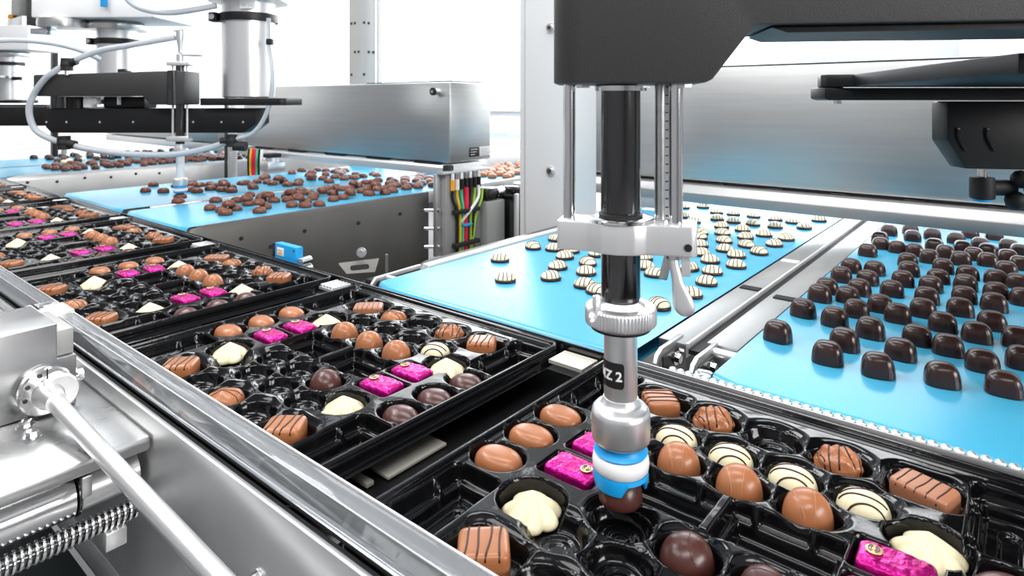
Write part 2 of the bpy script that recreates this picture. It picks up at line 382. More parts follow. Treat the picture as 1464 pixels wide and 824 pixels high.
    me.polygons.add(len(q)); me.polygons.foreach_set('loop_start', np.arange(0, q.size, 4, dtype=np.int32))
    me.update(calc_edges=True)
    me.polygons.foreach_set('use_smooth', [True]*len(q)); me.materials.append(M['tray']); return me
TM = tray_mesh()
TC = [-.1795-.4715*k for k in range(7)]; TY = .4600
TN = ['nearest tray', 'second tray', 'third tray', 'fourth tray', 'fifth tray', 'sixth tray', 'farthest tray']
TL = ['nearest black plastic chocolate tray, under the foreground gripper', 'second black chocolate tray from the camera, in the middle of the photo',
      'third black chocolate tray from the camera', 'fourth black chocolate tray from the camera', 'fifth black chocolate tray from the camera',
      'sixth black chocolate tray from the camera, beside the left edge', 'farthest black chocolate tray at the left edge']
for k, x in enumerate(TC):
    o = bpy.data.objects.new('chocolate_tray', TM); COL.objects.link(o); o.location = (x, TY, 0); tag(o, TL[k], 'tray', 'black trays on the packing line')
    ORG[o.name] = (0, 0, 0)
# the bed of the line: dark channel, steel edge strips and the plates seen between the trays
t = thing('tray_conveyor', 'dark tray conveyor bed with steel edge strips under the black trays', 'conveyor', (-1.6, .46, -.05))
MB().box(-3.6, .12, .250, .66, -.075, -.045).out('bed', M['black_plastic'], t)
te = thing('edge_guide', 'steel edge strip with dark guide along the belt side of the tray line', 'guide', (-1.6, .655, 0))
MB().box(-3.6, -.380, .6530, .6605, -.02, -.0035, .0008).out('edge_strip', M['steel_light'], te)
MB().box(-3.6, -.375, .6505, .6528, -.03, .0005, .0006).out('guide_strip', M['dark_chrome'], te)
for k in range(7):
    xg = -.4175-.4715*k
    MB().box(xg-.125, xg-.030, .372, .446, -.043, -.040, .0005).out('slide_plate', M['beige'], t)
    MB().box(xg-.125, xg-.035, .352, .360, -.043, -.039, .0005).out('slide_bar', M['beige'], t)
    MB().box(xg-.003, xg+.012, .27, .640, -.043, -.036, .002).out('flight_bar', M['black_plastic'], t)
    rp = MB().box(xg-.025, xg+.022, .612, .6465, -.012, -.008).out('end_plate', M['beige' if k == 0 else 'alu_white'], te)
    for j in range(5 if k else 0): MB().box(xg-.022+.0085*j, xg-.0175+.0085*j, .613, .6465, -.008, -.0035, .0008).out('rib', M['alu_white'], rp)
# beaded guide along the dark belt
t = thing('beaded_guide', 'beaded steel guide strip between the nearest tray and the dark-praline belt', 'guide', (-.1, .657, 0))
MB().box(-.372, .12, .6508, .6535, -.02, .0025, .0006).out('inner_rail', M['steel_light'], t)
MB().box(-.372, .12, .6555, .6585, -.02, .0000, .0006).out('outer_rail', M['dark_chrome'], t)
bead = None
for k in range(46):
    x = -.305+.0093*k
    if bead is None:
        bead = MB().sph((0, 0, 0), .0047, 2, (1.0, .95, .75)).out('bead', M['alu'], t, shift=False); bead.location = (x+.1, 0, .0015)
    else:
        c = bead.copy(); COL.objects.link(c); c.location = (x+.1, 0, .0015)

# ---- clear guide rail at the near side
t = thing('guide_rail', 'clear acrylic guide rail along the near edge of the tray line', 'guide rail', (-1.0, .257, .012))
MB().box(-3.4, -.955, .2505, .2650, .0125, .036, .0012).out('rail_bar', M['acrylic'], t)
MB().box(-.948, .1, .2505, .2650, .0125, .036, .0012).out('rail_bar', M['acrylic'], t)
MB().box(-3.4, .1, .2650, .2664, .0345, .0372, .0005).out('top_glint', M['alu'], t)  # pale strip stands in for the highlight along the inner top edge
MB().box(-3.4, .1, .2499, .2505, .0354, .0363, .0002).out('outer_glint', M['alu'], t)  # bright bevel of the clear bar, put in as a thin pale strip
MB().box(-3.4, .1, .251, .264, .0095, .0124, .0004).out('foot_strip', M['rubber'], t)
t = thing('rail_clamp', 'steel clamp block joining the clear guide rail beside the big steel block', 'clamp', (-.95, .25, .03))
MB().box(-.972, -.925, .236, .268, .012, .0395, .002).out('clamp_block', M['alu_white'], t)
MB().box(-.955, -.940, .226, .238, .0, .030, .001).out('jaw', M['grey_paint'], t)
MB().cyl((-.985, .236, .028), (-.952, .236, .028), .0125, seg=28).out('knurled_nut', M['chrome'], t)
MB().cyl((-.960, .246, .039), (-.960, .246, .044), .007, seg=6).out('bolt', M['chrome'], t)
MB().box(-.985, -.97, .24, .262, .030, .0405, .001).out('spring_plate', M['steel'], t)
t = thing('rail_clamp', 'small chrome clamp nut on the clear guide rail at the left edge of the photo', 'clamp', (-1.3, .25, .03))
MB().cyl((-1.36, .236, .026), (-1.31, .236, .026), .0095, seg=24).out('nut', M['chrome'], t)
MB().box(-1.33, -1.315, .240, .268, .014, .0395, .0015).out('clamp_block', M['alu_white'], t)

# ---- steel flank of the tray line and the drive unit at the lower left
t = thing('flank_panel', 'long brushed steel flank panel sloping down under the clear rail', 'panel', (-.6, .244, -.05))
MB().box(-3.4, .1, .2415, .2462, -.175, .0095, .0008).out('panel', M['steel_light'], t)
MB().box(-3.4, .12, .2475, .2500, -.044, .008).out('side_gap', M['rubber'], t)
MB().box(-3.4, .1, .228, .2415, -.1785, -.1745, .0008).out('lower_lip', M['steel'], t)
b = MB(); hexbolt(b, (-.437, .2412, -.050), (0, -1, 0), .005, .003); b.out('bolt', M['chrome'], t)

t = thing('steel_block', 'large polished steel block with a round flange at the left edge', 'machine block', (-.80, .13, -.01))
MB().prism([(.0, -.0055), (.2175, -.0055), (.2175, .044), (.2010, .044), (.2010, .079), (.0, .079)], -.835, -.7465, 'yz', .0012).out('block', M['steel_flat'], t)
MB().box(-.833, -.752, .2010, .2165, .0445, .070, .001).out('side_spacer', M['mid_grey'], t)
MB().box(-1.6, -.84, .0, .2405, -.004, .001, .001).out('back_sheet', M['steel_light'], t)
b = MB(); hexbolt(b, (-.757, .2178, .018), (0, 1, 0), .0060, .005); b.out('side_bolt', M['chrome'], t)
t = thing('drive_shaft', 'long bright steel shaft leaving the round split flange toward the bottom edge', 'shaft', (-.74, .175, .018))
MB().lathe([(.004, 0), (.0225, 0), (.0230, .0015), (.0230, .0085), (.0215, .010), (.004, .010)], (-.7460, .190, .0185), axis='x', seg=56).out('flange', M['chrome'], t)
MB().lathe([(.004, 0), (.0135, 0), (.0125, .006), (.0105, .011), (.0088, .026), (.004, .026)], (-.7355, .1905, .0155), axis='x', seg=40).out('hub', M['alu'], t)
MB().lathe([(.0165, 0), (.0170, .0015), (.0170, .009), (.0155, .0105)], (-.7390, .1985, .0165), axis='x', seg=40).out('split_collar', M['alu'], t)
MB().box(-.7362, -.7352, .1895, .1905, .030, .0415).out('split_line', M['rubber'], t)
b = MB(); 
for a in (110, 150, 190): b.cyl((-.7362, .190+.018*math.cos(math.radians(a)), .0185+.018*math.sin(math.radians(a))), (-.7352, .190+.018*math.cos(math.radians(a)), .0185+.018*math.sin(math.radians(a))), .0022, seg=10)
b.out('screw', M['dark_chrome'], t)
MB().cyl((-.712, .1912, .0135), (-.08, .2235, -.066), .0074, seg=40).out('shaft', M['alu'], t)
t = thing('mounting_shelf', 'steel mounting shelf with rounded front edge under the polished block', 'shelf', (-.68, .15, -.015))
MB().box(-.98, -.6225, .0, .2405, -.0205, -.0060, .0045).out('plate', M['steel_flat'], t)
b = MB(); hexbolt(b, (-.730, .1715, -.0059), (0, 0, 1), .0050, .0035); b.out('bolt', M['chrome'], t)
b = MB(); hexbolt(b, (-.703, .1700, -.0059), (0, 0, 1), .0050, .0035); b.out('bolt', M['chrome'], t)
t = thing('guide_roller', 'thick polished steel guide rod lying below the mounting shelf', 'rod', (-.66, .1, -.05))
MB().cyl((-.652, -.02, -.0460), (-.652, .185, -.0460), .0185, seg=40).out('rod', M['chrome'], t)
MB().lathe([(.0175, 0), (.0192, .001), (.0192, .003), (.0175, .004)], (-.652, .186, -.046), axis='y').out('ring', M['dark_chrome'], t)
MB().cyl((-.652, .188, -.046), (-.652, .236, -.046), .0165, seg=36).out('rod_end', M['steel_light'], t)
MB().box(-.640, -.632, .188, .196, -.044, -.0255, .001).out('clip', M['steel'], t)
t = thing('threaded_spindle', 'coarse threaded steel spindle at the lower left below the guide rod', 'spindle', (-.64, .1, -.07))
b = MB(); pts = []
MB().cyl((-.640, -.03, -.0760), (-.640, .232, -.0760), .0066, seg=24).out('core', M['dark_chrome'], t)
n = 52*14
pts = [(-.640+.0080*math.cos(2*PI*i/14), -.03+.262*i/n, -.0760+.0080*math.sin(2*PI*i/14)) for i in range(n+1)]
b.tube(pts, .0014, seg=6, smooth=False).out('thread', M['chrome'], t, smooth=60)
MB().box(-.650, -.628, .205, .222, -.098, -.082, .001).out('nut_block', M['alu'], t)
t = thing('base_cabinet', 'dark green-grey machine panel with a pale strip below the spindle', 'panel', (-.7, .1, -.2))
MB().box(-1.2, -.75, -.2, .24, -.60, -.215).out('panel', M['under'], t)
MB().box(-.7495, -.744, -.05, .24, -.285, -.262, .001).out('strip', M['alu'], t)
MB().box(-.7495, -.746, -.05, .24, -.34, -.33, .001).out('strip', M['steel'], t)
b = MB(); hexbolt(b, (-.7495, .095, -.238), (1, 0, 0), .005, .004); b.out('bolt', M['white'], t)
b = MB(); hexbolt(b, (-.744, .165, -.272), (1, 0, 0), .004, .003); b.out('bolt', M['white'], t)

# ================================================================== scanner stations (beam + cover box)
t = thing('crossbeam', 'rounded steel crossbeam over the two near belts, below the brushed cover', 'beam', (-.4, 1.52, .05))
MB().prism([(1.50, .048), (1.50, .072), (1.515, .090), (1.53, .092), (1.60, .092), (1.60, .048)], -.98, .25, 'yz', .002).out('beam', M['beam'], t)
MB().box(-.98, .25, 1.545, 1.60, .092, .098).out('gap_strip', M['rubber'], t)
b = MB()
for k in range(9): b.box(-.9+.14*k, -.86+.14*k, 1.538, 1.547, .090, .096, .001)
b.out('clip', M['dark_chrome'], t)
t = thing('scanner_cover', 'wide brushed steel cover box behind the foreground robot, above the near belts', 'cover box', (-.4, 1.6, .1))
MB().box(-1.0, .12, 1.535, 1.76, .098, .386, .008).out('box', M['steel_x'], t)
MB().box(-1.0, .12, 1.535, 1.76, .386, .389, .001).out('lid_edge', M['steel_light'], t)
t = thing('crossbeam', 'ivory steel crossbeam under the far cover box, over the middle belts', 'beam', (-2.1, 1.52, .05))
MB().prism([(1.50, .052), (1.50, .076), (1.512, .088), (1.70, .088), (1.70, .052)], -2.9, -1.50, 'yz', .002).out('beam', M['alu_white'], t)
MB().box(-1.515, -1.49, 1.49, 1.52, .040, .086, .004).out('end_cap', M['rubber'], t)
for k in range(5): MB().box(-2.75+.27*k, -2.62+.27*k, 1.505, 1.53, .0865, .0925).out('pad', M['rubber'], t)
t = thing('scanner_cover', 'long brushed steel cover box with a round corner lock, left of the white pillar', 'cover box', (-2.1, 1.6, .1))
MB().box(-2.85, -1.49, 1.50, 1.71, .0925, .366, .010).out('box', M['steel_x'], t)
MB().box(-1.95, -1.505, 1.515, 1.70, .3665, .370, .001).out('lid_seal', M['rubber'], t)
MB().cyl((-1.545, 1.500, .333), (-1.545, 1.478, .333), .011).out('lock', M['chrome'], t)
MB().cyl((-1.545, 1.480, .333), (-1.545, 1.472, .333), .013).out('lock_cap', M['rubber'], t)
MB().cyl((-1.545, 1.4725, .333), (-1.545, 1.4705, .333), .005).out('lock_core', M['chrome'], t)
MB().box(-1.4905, -1.4885, 1.595, 1.645, .108, .140, .0003).out('dark_label', M['screen_black'], t)
MB().box(-1.4905, -1.4885, 1.648, 1.700, .108, .140, .0003).out('white_label', M['white'], t)
b = MB()
for j in range(3): b.box(-1.4886, -1.4882, 1.600, 1.635-.006*j, .132-.009*j, .1345-.009*j)
b.out('print_line', M['grey_paint'], t)
b = MB()
for j in range(5): b.box(-1.4886, -1.4882, 1.652, 1.695-.004*(j % 3), .134-.0055*j, .1352-.0055*j)
b.out('print_line', M['mid_grey'], t)
t = thing('scanner_cover', 'pale steel crossbeam and cover over the farthest belts, behind the hoses', 'cover box', (-3.8, 1.6, .1))
MB().box(-4.6, -3.10, 1.50, 1.70, .052, .088, .003).out('beam', M['alu_white'], t)
MB().box(-4.6, -3.10, 1.50, 1.71, .0925, .22, .010).out('box', M['steel_x'], t)

# ---- white pillar with bolts
t = thing('pillar', 'light grey machine pillar with two socket bolts, left of the foreground gripper', 'pillar', (-.95, 1.3, -.9))
MB().box(-1.03, -.872, 1.295, 1.42, -.95, 1.1, .003).out('column', M['grey_paint'], t)
MB().box(-1.014, -1.010, 1.2935, 1.2955, -.95, 1.1).out('seam', M['alu_white'], t)
for z in (.485, .124):
    b = MB().cyl((-.930, 1.295, z), (-.930, 1.2925, z), .0135, seg=28); w0 = b.out('washer', M['alu_white'], t)
    MB().cyl((-.930, 1.2925, z), (-.930, 1.288, z), .0085, seg=24).out('bolt', M['chrome'], w0)
    MB().cyl((-.930, 1.2882, z), (-.930, 1.2872, z), .0045, seg=6).out('socket', M['rubber'], w0)
t = thing('side_cover', 'pale angular bracket with a dark opening behind the foreground tube', 'bracket', (-.78, 1.5, 0))
MB().prism(rrect(-.845, -.72, .004, .046, .002, 1), 1.60, 1.605, 'xz').out('dark_panel', M['mid_grey'], t)
b = MB().box(-.85, -.842, 1.595, 1.61, .002, .048).box(-.85, -.715, 1.595, 1.61, .043, .047); b.out('frame', M['white'], t)

# ---- cable column at the end of the middle station
t = thing('cable_column', 'upright steel cable plate with coloured cables at the end of the far cover box', 'cable rack', (-1.48, 1.5, -.2))
MB().box(-1.512, -1.500, 1.445, 1.475, -.21, .060, .001).out('mast', M['steel_light'], t)
MB().box(-1.500, -1.480, 1.470, 1.64, -.30, .060, .001).out('back_plate', M['mid_grey'], t)
MB().box(-1.500, -1.470, 1.45, 1.68, .060, .068, .001).out('top_plate', M['alu'], t)
for z in (-.06, -.12, -.18):
    MB().cyl((-1.560, 1.40, z+.004), (-1.505, 1.46, z), .0065, seg=16).out('spacer_rod', M['chrome'], t)
    b = MB(); hexbolt(b, (-1.4995, 1.460, z), (1, 0, 0), .006, .003); b.out('bolt', M['chrome'], t)
cols = ['black_plastic', 'yellow', 'teal', 'red', 'black_plastic', 'green', 'black_plastic']
for k, c in enumerate(cols):
    y = 1.495+.0215*k; yb = 1.515+.013*k
    MB().cyl((-1.472, y, .060), (-1.472, y, .040), .0060, seg=12).out('gland', M['white' if k % 2 == 0 else 'chrome'], t)
    MB().cyl((-1.472, y, .040), (-1.472, y, .005), .0078, seg=12).out('connector', M['black_plastic' if k not in (0, 1) else ('orange' if k == 0 else 'white')], t)
    r = .0085 if c == 'red' else (.0048 if c != 'black_plastic' else .0055)
    MB().tube([(-1.472, y, .01), (-1.472, y, -.02), (-1.468, (y+yb)/2, -.05), (-1.470, yb, -.09), (-1.470, yb, -.16), (-1.470, yb-.004, -.32)], r, seg=8).out('cable', M[c], t)
MB().tube([(-1.470, 1.64, .0), (-1.466, 1.63, -.04), (-1.466, 1.60, -.10), (-1.47, 1.59, -.2), (-1.47, 1.585, -.32)], .0045, seg=8).out('cable', M['green'], t)
MB().tube([(-1.470, 1.62, .01), (-1.462, 1.61, -.03), (-1.460, 1.56, -.075), (-1.475, 1.53, -.11)], .005, seg=8).out('cable', M['white'], t)
for z in (-.068, -.178):
    MB().box(-1.476, -1.456, 1.495, 1.615, z-.007, z+.007, .002).out('cable_clamp', M['rubber'], t)
MB().box(-1.470, -1.455, 1.535, 1.575, -.119, -.112, .001).out('cable_tie', M['blue_box'], t)
# the same thing behind the second robot: small valve unit with cables
t = thing('valve_unit', 'grey valve unit with red and green cables behind the white-tipped gripper', 'valve', (-2.55, 1.45, 0))
MB().box(-2.56, -2.49, 1.42, 1.50, .0, .04, .004).out('body', M['steel_light'], t)
MB().cyl((-2.525, 1.46, .04), (-2.525, 1.46, .058), .030).out('dome', M['alu'], t)
MB().box(-2.55, -2.50, 1.43, 1.49, .058, .075, .004).out('cap', M['rubber'], t)
for k, c in enumerate(['black_plastic', 'yellow', 'red', 'red', 'teal', 'black_plastic', 'white']):
    x = -2.68+.018*k
    MB().tube([(x, 1.44, .09), (x+.004, 1.435, .05), (x-.006, 1.44, 0), (x, 1.44, -.06)], .007, seg=8).out('cable', M[c], t)
# grey drive housing and small control box seen behind, between the belts
t = thing('drive_housing', 'flat grey drive housing behind the coloured cables', 'housing', (-1.45, 1.8, -.5))
MB().box(-1.52, -1.45, 1.645, 1.740, -.70, -.050, .006).out('casing', M['mid_grey'], t)
MB().box(-1.52, -1.455, 1.65, 1.715, -.0495, -.004, .010).out('gear_motor', M['dark_chrome'], t)
MB().cyl((-1.475, 1.715, -.025), (-1.475, 1.752, -.025), .018).out('motor_shaft', M['chrome'], t)
t = thing('control_box', 'small dark control box with a keypad, beside the light grey pillar', 'control box', (-1.4, 1.95, -.5))
MB().box(-1.52, -1.42, 1.757, 1.93, -.70, -.035, .006).out('casing', M['dark_chrome'], t)
MB().box(-1.418, -1.408, 1.750, 1.768, -.70, -.030, .002).out('frame_post', M['alu'], t)
MB().box(-1.4195, -1.414, 1.785, 1.90, -.17, -.065, .001).out('keypad', M['rubber'], t)
for i in range(3):
    for j in range(4): MB().box(-1.4145, -1.411, 1.797+.026*i, 1.813+.026*i, -.155+.023*j, -.142+.023*j).out('key', M['grey_paint'], t)
MB().cyl((-1.46, 1.855, -.034), (-1.46, 1.855, -.004), .035).out('motor_cap', M['chrome'], t)
MB().box(-1.49, -1.43, 1.77, 1.81, -.034, -.008, .008).out('gear_motor', M['dark_chrome'], t)

# ---- blue sensor and slotted bracket
t = thing('sensor', 'bright blue box sensor with a white label beside the tray line', 'sensor', (-1.13, .68, -.05))
rz = math.radians(-18)
MB().box(-1.160, -1.085, .676, .692, -.05, .019, .002).out('housing', M['blue_box'], t)
MB().box(-1.1715, -1.160, .677, .691, -.05, .017, .001).out('lens_face', M['rubber'], t)
MB().box(-1.151, -1.127, .6752, .6762, -.004, .012, .0003).out('label', M['white'], t)
b = MB()
for j in range(2): b.box(-1.146, -1.133, .6748, .6753, .000+.005*j, .0025+.005*j)
b.out('print_line', M['orange'], t)
MB().cyl((-1.092, .675, .012), (-1.092, .6765, .012), .0022, seg=10).out('led', M['under'], t)
b = MB().cyl((-1.070, .676, -.006), (-1.075, .70, -.006), .008).cyl((-1.068, .674, -.022), (-1.075, .70, -.022), .009); b.out('clamp_screw', M['chrome'], t)
t = thing('slotted_bracket', 'grey slotted metal bracket below the grey side plate, by the belt corner', 'bracket', (-.98, .82, -.05))
R_ = Matrix.Rotation(math.radians(-35), 3, 'X')
b = bmesh.new(); outer = [(-.055, .018), (.055, .022), (.038, -.022), (-.030, -.020)]; 
inner = rrect(-.024, .026, -.006, .008, .0065, 4)
oo = []
for k in range(len(inner)):
    a = math.atan2(inner[k][1]-.001, inner[k][0]-.001)
    # outer outline sampled along the same ray
    best = None
    for e in range(4):
        p, q = Vector(outer[e]), Vector(outer[(e+1) % 4]); d = Vector((math.cos(a), math.sin(a))); s_ = q-p
        den = d.x*s_.y-d.y*s_.x
        if abs(den) < 1e-9: continue
        tt = (p.x*s_.y-p.y*s_.x)/den; uu = (p.x*d.y-p.y*d.x)/den
        if tt > 0 and -1e-6 <= uu <= 1.000001 and (best is None or tt < best): best = tt
    oo.append((best*math.cos(a), best*math.sin(a)))
for z0, z1 in ((-.001, .001),):
    vi = [[b.verts.new((p[0], p[1], z)) for p in inner] for z in (z0, z1)]; vo = [[b.verts.new((p[0], p[1], z)) for p in oo] for z in (z0, z1)]
    n = len(inner)
    for k in range(n):
        j = (k+1) % n
        b.faces.new((vi[1][k], vi[1][j], vo[1][j], vo[1][k])); b.faces.new((vi[0][j], vi[0][k], vo[0][k], vo[0][j]))
        b.faces.new((vi[0][k], vi[0][j], vi[1][j], vi[1][k])); b.faces.new((vo[0][j], vo[0][k], vo[1][k], vo[1][j]))
bmesh.ops.rotate(b, cent=(0, 0, 0), matrix=Matrix.Rotation(math.radians(62), 3, 'X'), verts=b.verts)
bmesh.ops.rotate(b, cent=(0, 0, 0), matrix=Matrix.Rotation(math.radians(62), 3, 'Z'), verts=b.verts)
bmesh.ops.scale(b, vec=(.80, .80, .80), verts=b.verts)
bmesh.ops.translate(b, vec=(-1.112, .845, -.058), verts=b.verts); mesh_obj('slotted_plate', b, M['steel_brown'], t)
MB().box(-1.10, -1.04, .85, .91, -.105, -.080, .003).out('base', M['rubber'], t)
MB().cyl((-1.070, .885, -.080), (-1.070, .885, -.03), .003).out('stud', M['steel'], t)
b = MB(); hexbolt(b, (-1.085, .83, -.018), (.7, -.7, 0), .007, .005); b.out('bolt', M['alu'], t)
MB().box(-1.16, -1.04, .84, .97, -.3, -.105).out('support', M['rubber'], t)
t = thing('end_bracket', 'thin bent steel bracket at the left front corner of the white-chocolate belt', 'bracket', (-.85, .70, -.03))
poly = [(.685, -.045), (.687, -.014), (.696, -.004), (.80, -.002), (.80, -.009), (.700, -.011), (.693, -.018), (.691, -.045)]
MB().prism(poly, -.875, -.869, 'yz', .0008).out('bracket_arm', M['alu_white'], t)
MB().box(-.869, -.838, .70, .80, -.045, -.011).out('web', M['steel_brown'], t)
MB().cyl((-.862, .715, -.006), (-.838, .715, -.006), .004).out('cross_rod', M['alu_white'], t)

# ---- frame posts behind
def post(name, label, x, y, wx, wy, z0, z1, m, holes=(), hm='rubber'):
    t = thing(name, label, 'post', (x, y, z0))
    MB().box(x-wx/2, x+wx/2, y-wy/2, y+wy/2, z0, z1, .003).out('column', M[m], t)
    for (dx, z) in holes: MB().cyl((x+wx/2-.0005, y+dx, z), (x+wx/2+.002, y+dx, z), .007, seg=12).out('screw', M[hm], t)
    for (dx, z) in holes: MB().cyl((x+dx, y-wy/2+.0005, z), (x+dx, y-wy/2-.002, z), .007, seg=12).out('screw', M[hm], t)
    return t
# positions: forward = (-.632,.775), right = (.775,.632)
def FR(l, d): return (-.6318*d+.7751*l, .7751*d+.6318*l)
x, y = FR(-.735, 3.1)
post('frame_post', 'grey steel frame post with small screw holes above the long cover box', x, y, .10, .085, -.95, 1.5, 'mid_grey', [(-.028, .68), (.0, .68), (.0, .54), (.028, .54), (-.028, .43)])
x, y = FR(-.655, 3.12)
post('frame_post', 'thin pale strip post right of the grey frame post with screw holes', x, y, .022, .02, -.95, 1.5, 'grey_paint')
x, y = FR(-1.363, 3.05)
t = post('frame_post', 'slim black frame post with silver clips left of the big robot cylinder', x, y, .052, .03, -.95, 1.5, 'black')
for z in (.34, .46, .57, .70, .80): MB().box(x-.018, x+.03, y-.03, y-.014, z, z+.035, .003).out('clip', M['alu'], t)
MB().box(x+.018, x+.036, y-.02, y+.02, -.95, 1.5, .002).out('silver_edge', M['alu'], t)
x, y = FR(-3.84, 5.3)
post('frame_post', 'dark frame post at the far left behind the hose clamp', x, y, .065, .04, -.95, 1.5, 'black')
x, y = FR(2.25, 3.38)
post('frame_post', 'wide pale metal pillar behind the right robot arm, above the cover box', x, y, .25, .12, -.95, 2.2, 'alu_white')
# white screen wall / machine panels in the far left background
t = thing('control_cabinet', 'dark control cabinet with a small labelled bottle-shaped lamp at the top left corner', 'cabinet', (-6.2, 1.2, .7))
x, y = FR(-3.86, 5.1)
MB().box(x-.22, x+.22, y-.1, y+.1, .88, 1.13, .004).out('casing', M['black'], t)
MB().box(x-.07, x+.22, y-.13, y-.1, .865, .96, .003).out('side_cover', M['white'], t)
MB().box(x-.16, x-.12, y-.14, y-.10, .885, .965, .002).out('label', M['white'], t)
MB().sph((x-.14, y-.12, .985), .022, 2).out('lamp', M['orange'], t)

# ================================================================== robots
RB = YAW
def base_unit(t, bx, by, link=None):
    """base cylinder hanging from its mount box, mounting plate; local frame, z absolute"""
    MB().lathe([(.070, .311), (.0765, .314), (.0768, .64), (.074, .641)], (bx, by, 0), seg=56).out('base_cylinder', M['alu'], t)
    ring = MB().lathe([(.0775, .543), (.085, .543), (.0855, .548), (.0855, .562), (.085, .567), (.0775, .567)], (bx, by, 0), seg=56).out('clamp_ring', M['black'], t)
    MB().cyl((bx-.088, by-.045, .555), (bx-.088, by-.060, .555), .009, seg=16).out('screw', M['chrome'], ring)
    MB().box(bx-.10, bx-.075, by-.055, by-.02, .541, .569, .003).out('lug', M['black'], ring)
    MB().lathe([(.05, .60), (.115, .604), (.118, .612), (.118, .625), (.10, .637), (.05, .64)], (bx, by, 0), seg=48).out('flange', M['steel'], t)
    MB().box(bx-.25, bx+.25, by-.16, by+.16, .6405, .80, .006).out('mount_box', M['white'], t)
    p = rrect(bx-.116, bx+.142, by-.085, by+.085, .02, 4)
    MB().prism(p, .288, .3095, 'xy', .001).out('mount_plate', M['black'], t)
def swivel(t, c, n=(1, 0, 0), s=1.0):
    c = Vector(c); k = MB().cyl(c-Vector((0, 0, .014*s)), c+Vector((0, 0, .014*s)), .012*s, seg=20).sph(c, .0135*s, 2)
    k.cyl(c, c+Vector(n)*.024*s, .009*s, seg=16).out('hose_clamp', M['rubber'], t)
    MB().cyl(c-Vector((0, 0, .024*s)), c-Vector((0, 0, .014*s)), .005*s, seg=12).out('stem', M['chrome'], t)
# second robot
t = thing('robot', 'black jointed robot arm with a white-tipped gripper over the middle belts', 'robot', (-1.971, .841, 0), RB, local=True)
r2 = t
MB().prism([(-.406, .315), (-.086, .3155), (-.064, .290), (.036, .290), (.036, .389), (-.03, .389), (-.406, .378)], -.048, .048, 'xz', .004).out('upper_arm', M['black_head'], t)
MB().prism([(-.405, .222), (-.388, .205), (.190, .205), (.226, .232), (.226, .279), (-.405, .279)], .0, .11, 'xz', .003).out('lower_arm', M['black'], t)
for x in (-.40, -.34, -.24, -.14, .04, .125, .19): MB().cyl((x, .0005, .238), (x, -.003, .238), .0035, seg=10).out('screw', M['chrome'], t)
MB().cyl((-.370, .03, .2795), (-.370, .03, .3145), .035, seg=32).out('elbow_joint', M['dark_chrome'], t)
MB().cyl((-.330, .03, .2795), (-.330, .03, .3145), .030, seg=32).out('elbow_joint', M['black'], t)
MB().box(-.285, -.262, -.01, .02, .282, .3145, .001).box(-.264, -.25, -.005, .02, .29, .312, .001).out('connector_block', M['white'], t)
MB().box(-.19, -.184, .0, .01, .290, .3145).out('pin', M['white'], t)
MB().box(-.245, -.12, .02, .09, .2795, .3145, .004).out('motor_cover', M['black'], t)
base_unit(t, .183, .055)
MB().box(.190, .235, -.027, -.022, .575, .61, .0005).out('name_plate', M['white'], t)
b = MB().box(.197, .209, -.0275, -.0268, .582, .588).box(.213, .230, -.0275, -.0268, .582, .587); b.out('print_line', M['grey_paint'], t)
MB().lathe([(.012, .2885), (.0145, .289), (.0145, .3905), (.012, .391)], (0, -.042, 0)).out('quill_guide', M['dark_chrome'], t)
MB().lathe([(.012, .17), (.0125, .172), (.0125, .41), (.012, .412)]).out('quill_tube', M['dark_chrome'], t)
MB().box(-.034, .034, -.016, .016, .407, .419, .002).out('top_clamp', M['alu_white'], t)
b = MB()
MB().box(-.036, .032, -.015, .015, .180, .196, .003).out('lower_clamp', M['alu_white'], t)
for x in (-.022, .021): MB().cyl((x, 0, .19), (x, 0, .41), .0035, seg=14).out('guide_rod', M['alu_white'], t)
MB().lathe([(.008, .419), (.011, .42), (.011, .44), (.006, .445), (.007, .465), (.012, .49), (.012, .512), (.006, .515)]).out('hose_fitting', M['alu'], t)
MB().lathe([(.004, .437), (.03, .4375), (.03, .441), (.004, .4415)], (.03, .01, 0), seg=32).out('disc', M['grey_paint'], t)
MB().cyl((-.02, 0, .512), (.012, 0, .516), .003).out('top_pin', M['alu'], t)
MB().lathe([(.012, .155), (.016, .156), (.016, .163), (.0125, .165), (.0125, .172), (.011, .173)]).out('collar', M['alu_white'], t)
MB().lathe([(.0105, .06), (.0115, .062), (.0115, .155), (.010, .156)]).out('suction_tube', M['white'], t)
MB().lathe([(.010, .046), (.020, .048), (.021, .052), (.021, .066), (.018, .070), (.010, .071)]).out('tool_collar', M['alu_white'], t)
MB().lathe([(.010, .039), (.017, .040), (.0185, .043), (.017, .047), (.010, .048)]).out('suction_lip', M['blue'], t)
MB().lathe([(.010, .030), (.0195, .031), (.0205, .034), (.0205, .038), (.018, .0395), (.010, .040)]).out('suction_ring', M['white'], t)
MB().lathe([(.010, .0255), (.017, .0258), (.019, .030), (.010, .0305)]).out('suction_lip', M['blue'], t)
swivel(t, (-.305, -.05, .408), (.9, 0, .35), 1.3); swivel(t, (-.314, -.05, .179), (1, 0, -.2), 1.4); swivel(t, (.168, -.03, .184), (-1, 0, -.1), 1.3)
MB().cyl((-.310, -.045, .378), (-.310, -.045, .40), .005).out('stem', M['alu'], t)
b = MB().cyl((.178, -.03, .168), (.211, -.03, .166), .014, seg=20); b.out('hose_clamp', M['rubber'], t)
MB().box(.268, .286, -.03, -.01, .468, .486, .003).out('hose_clamp', M['rubber'], t)
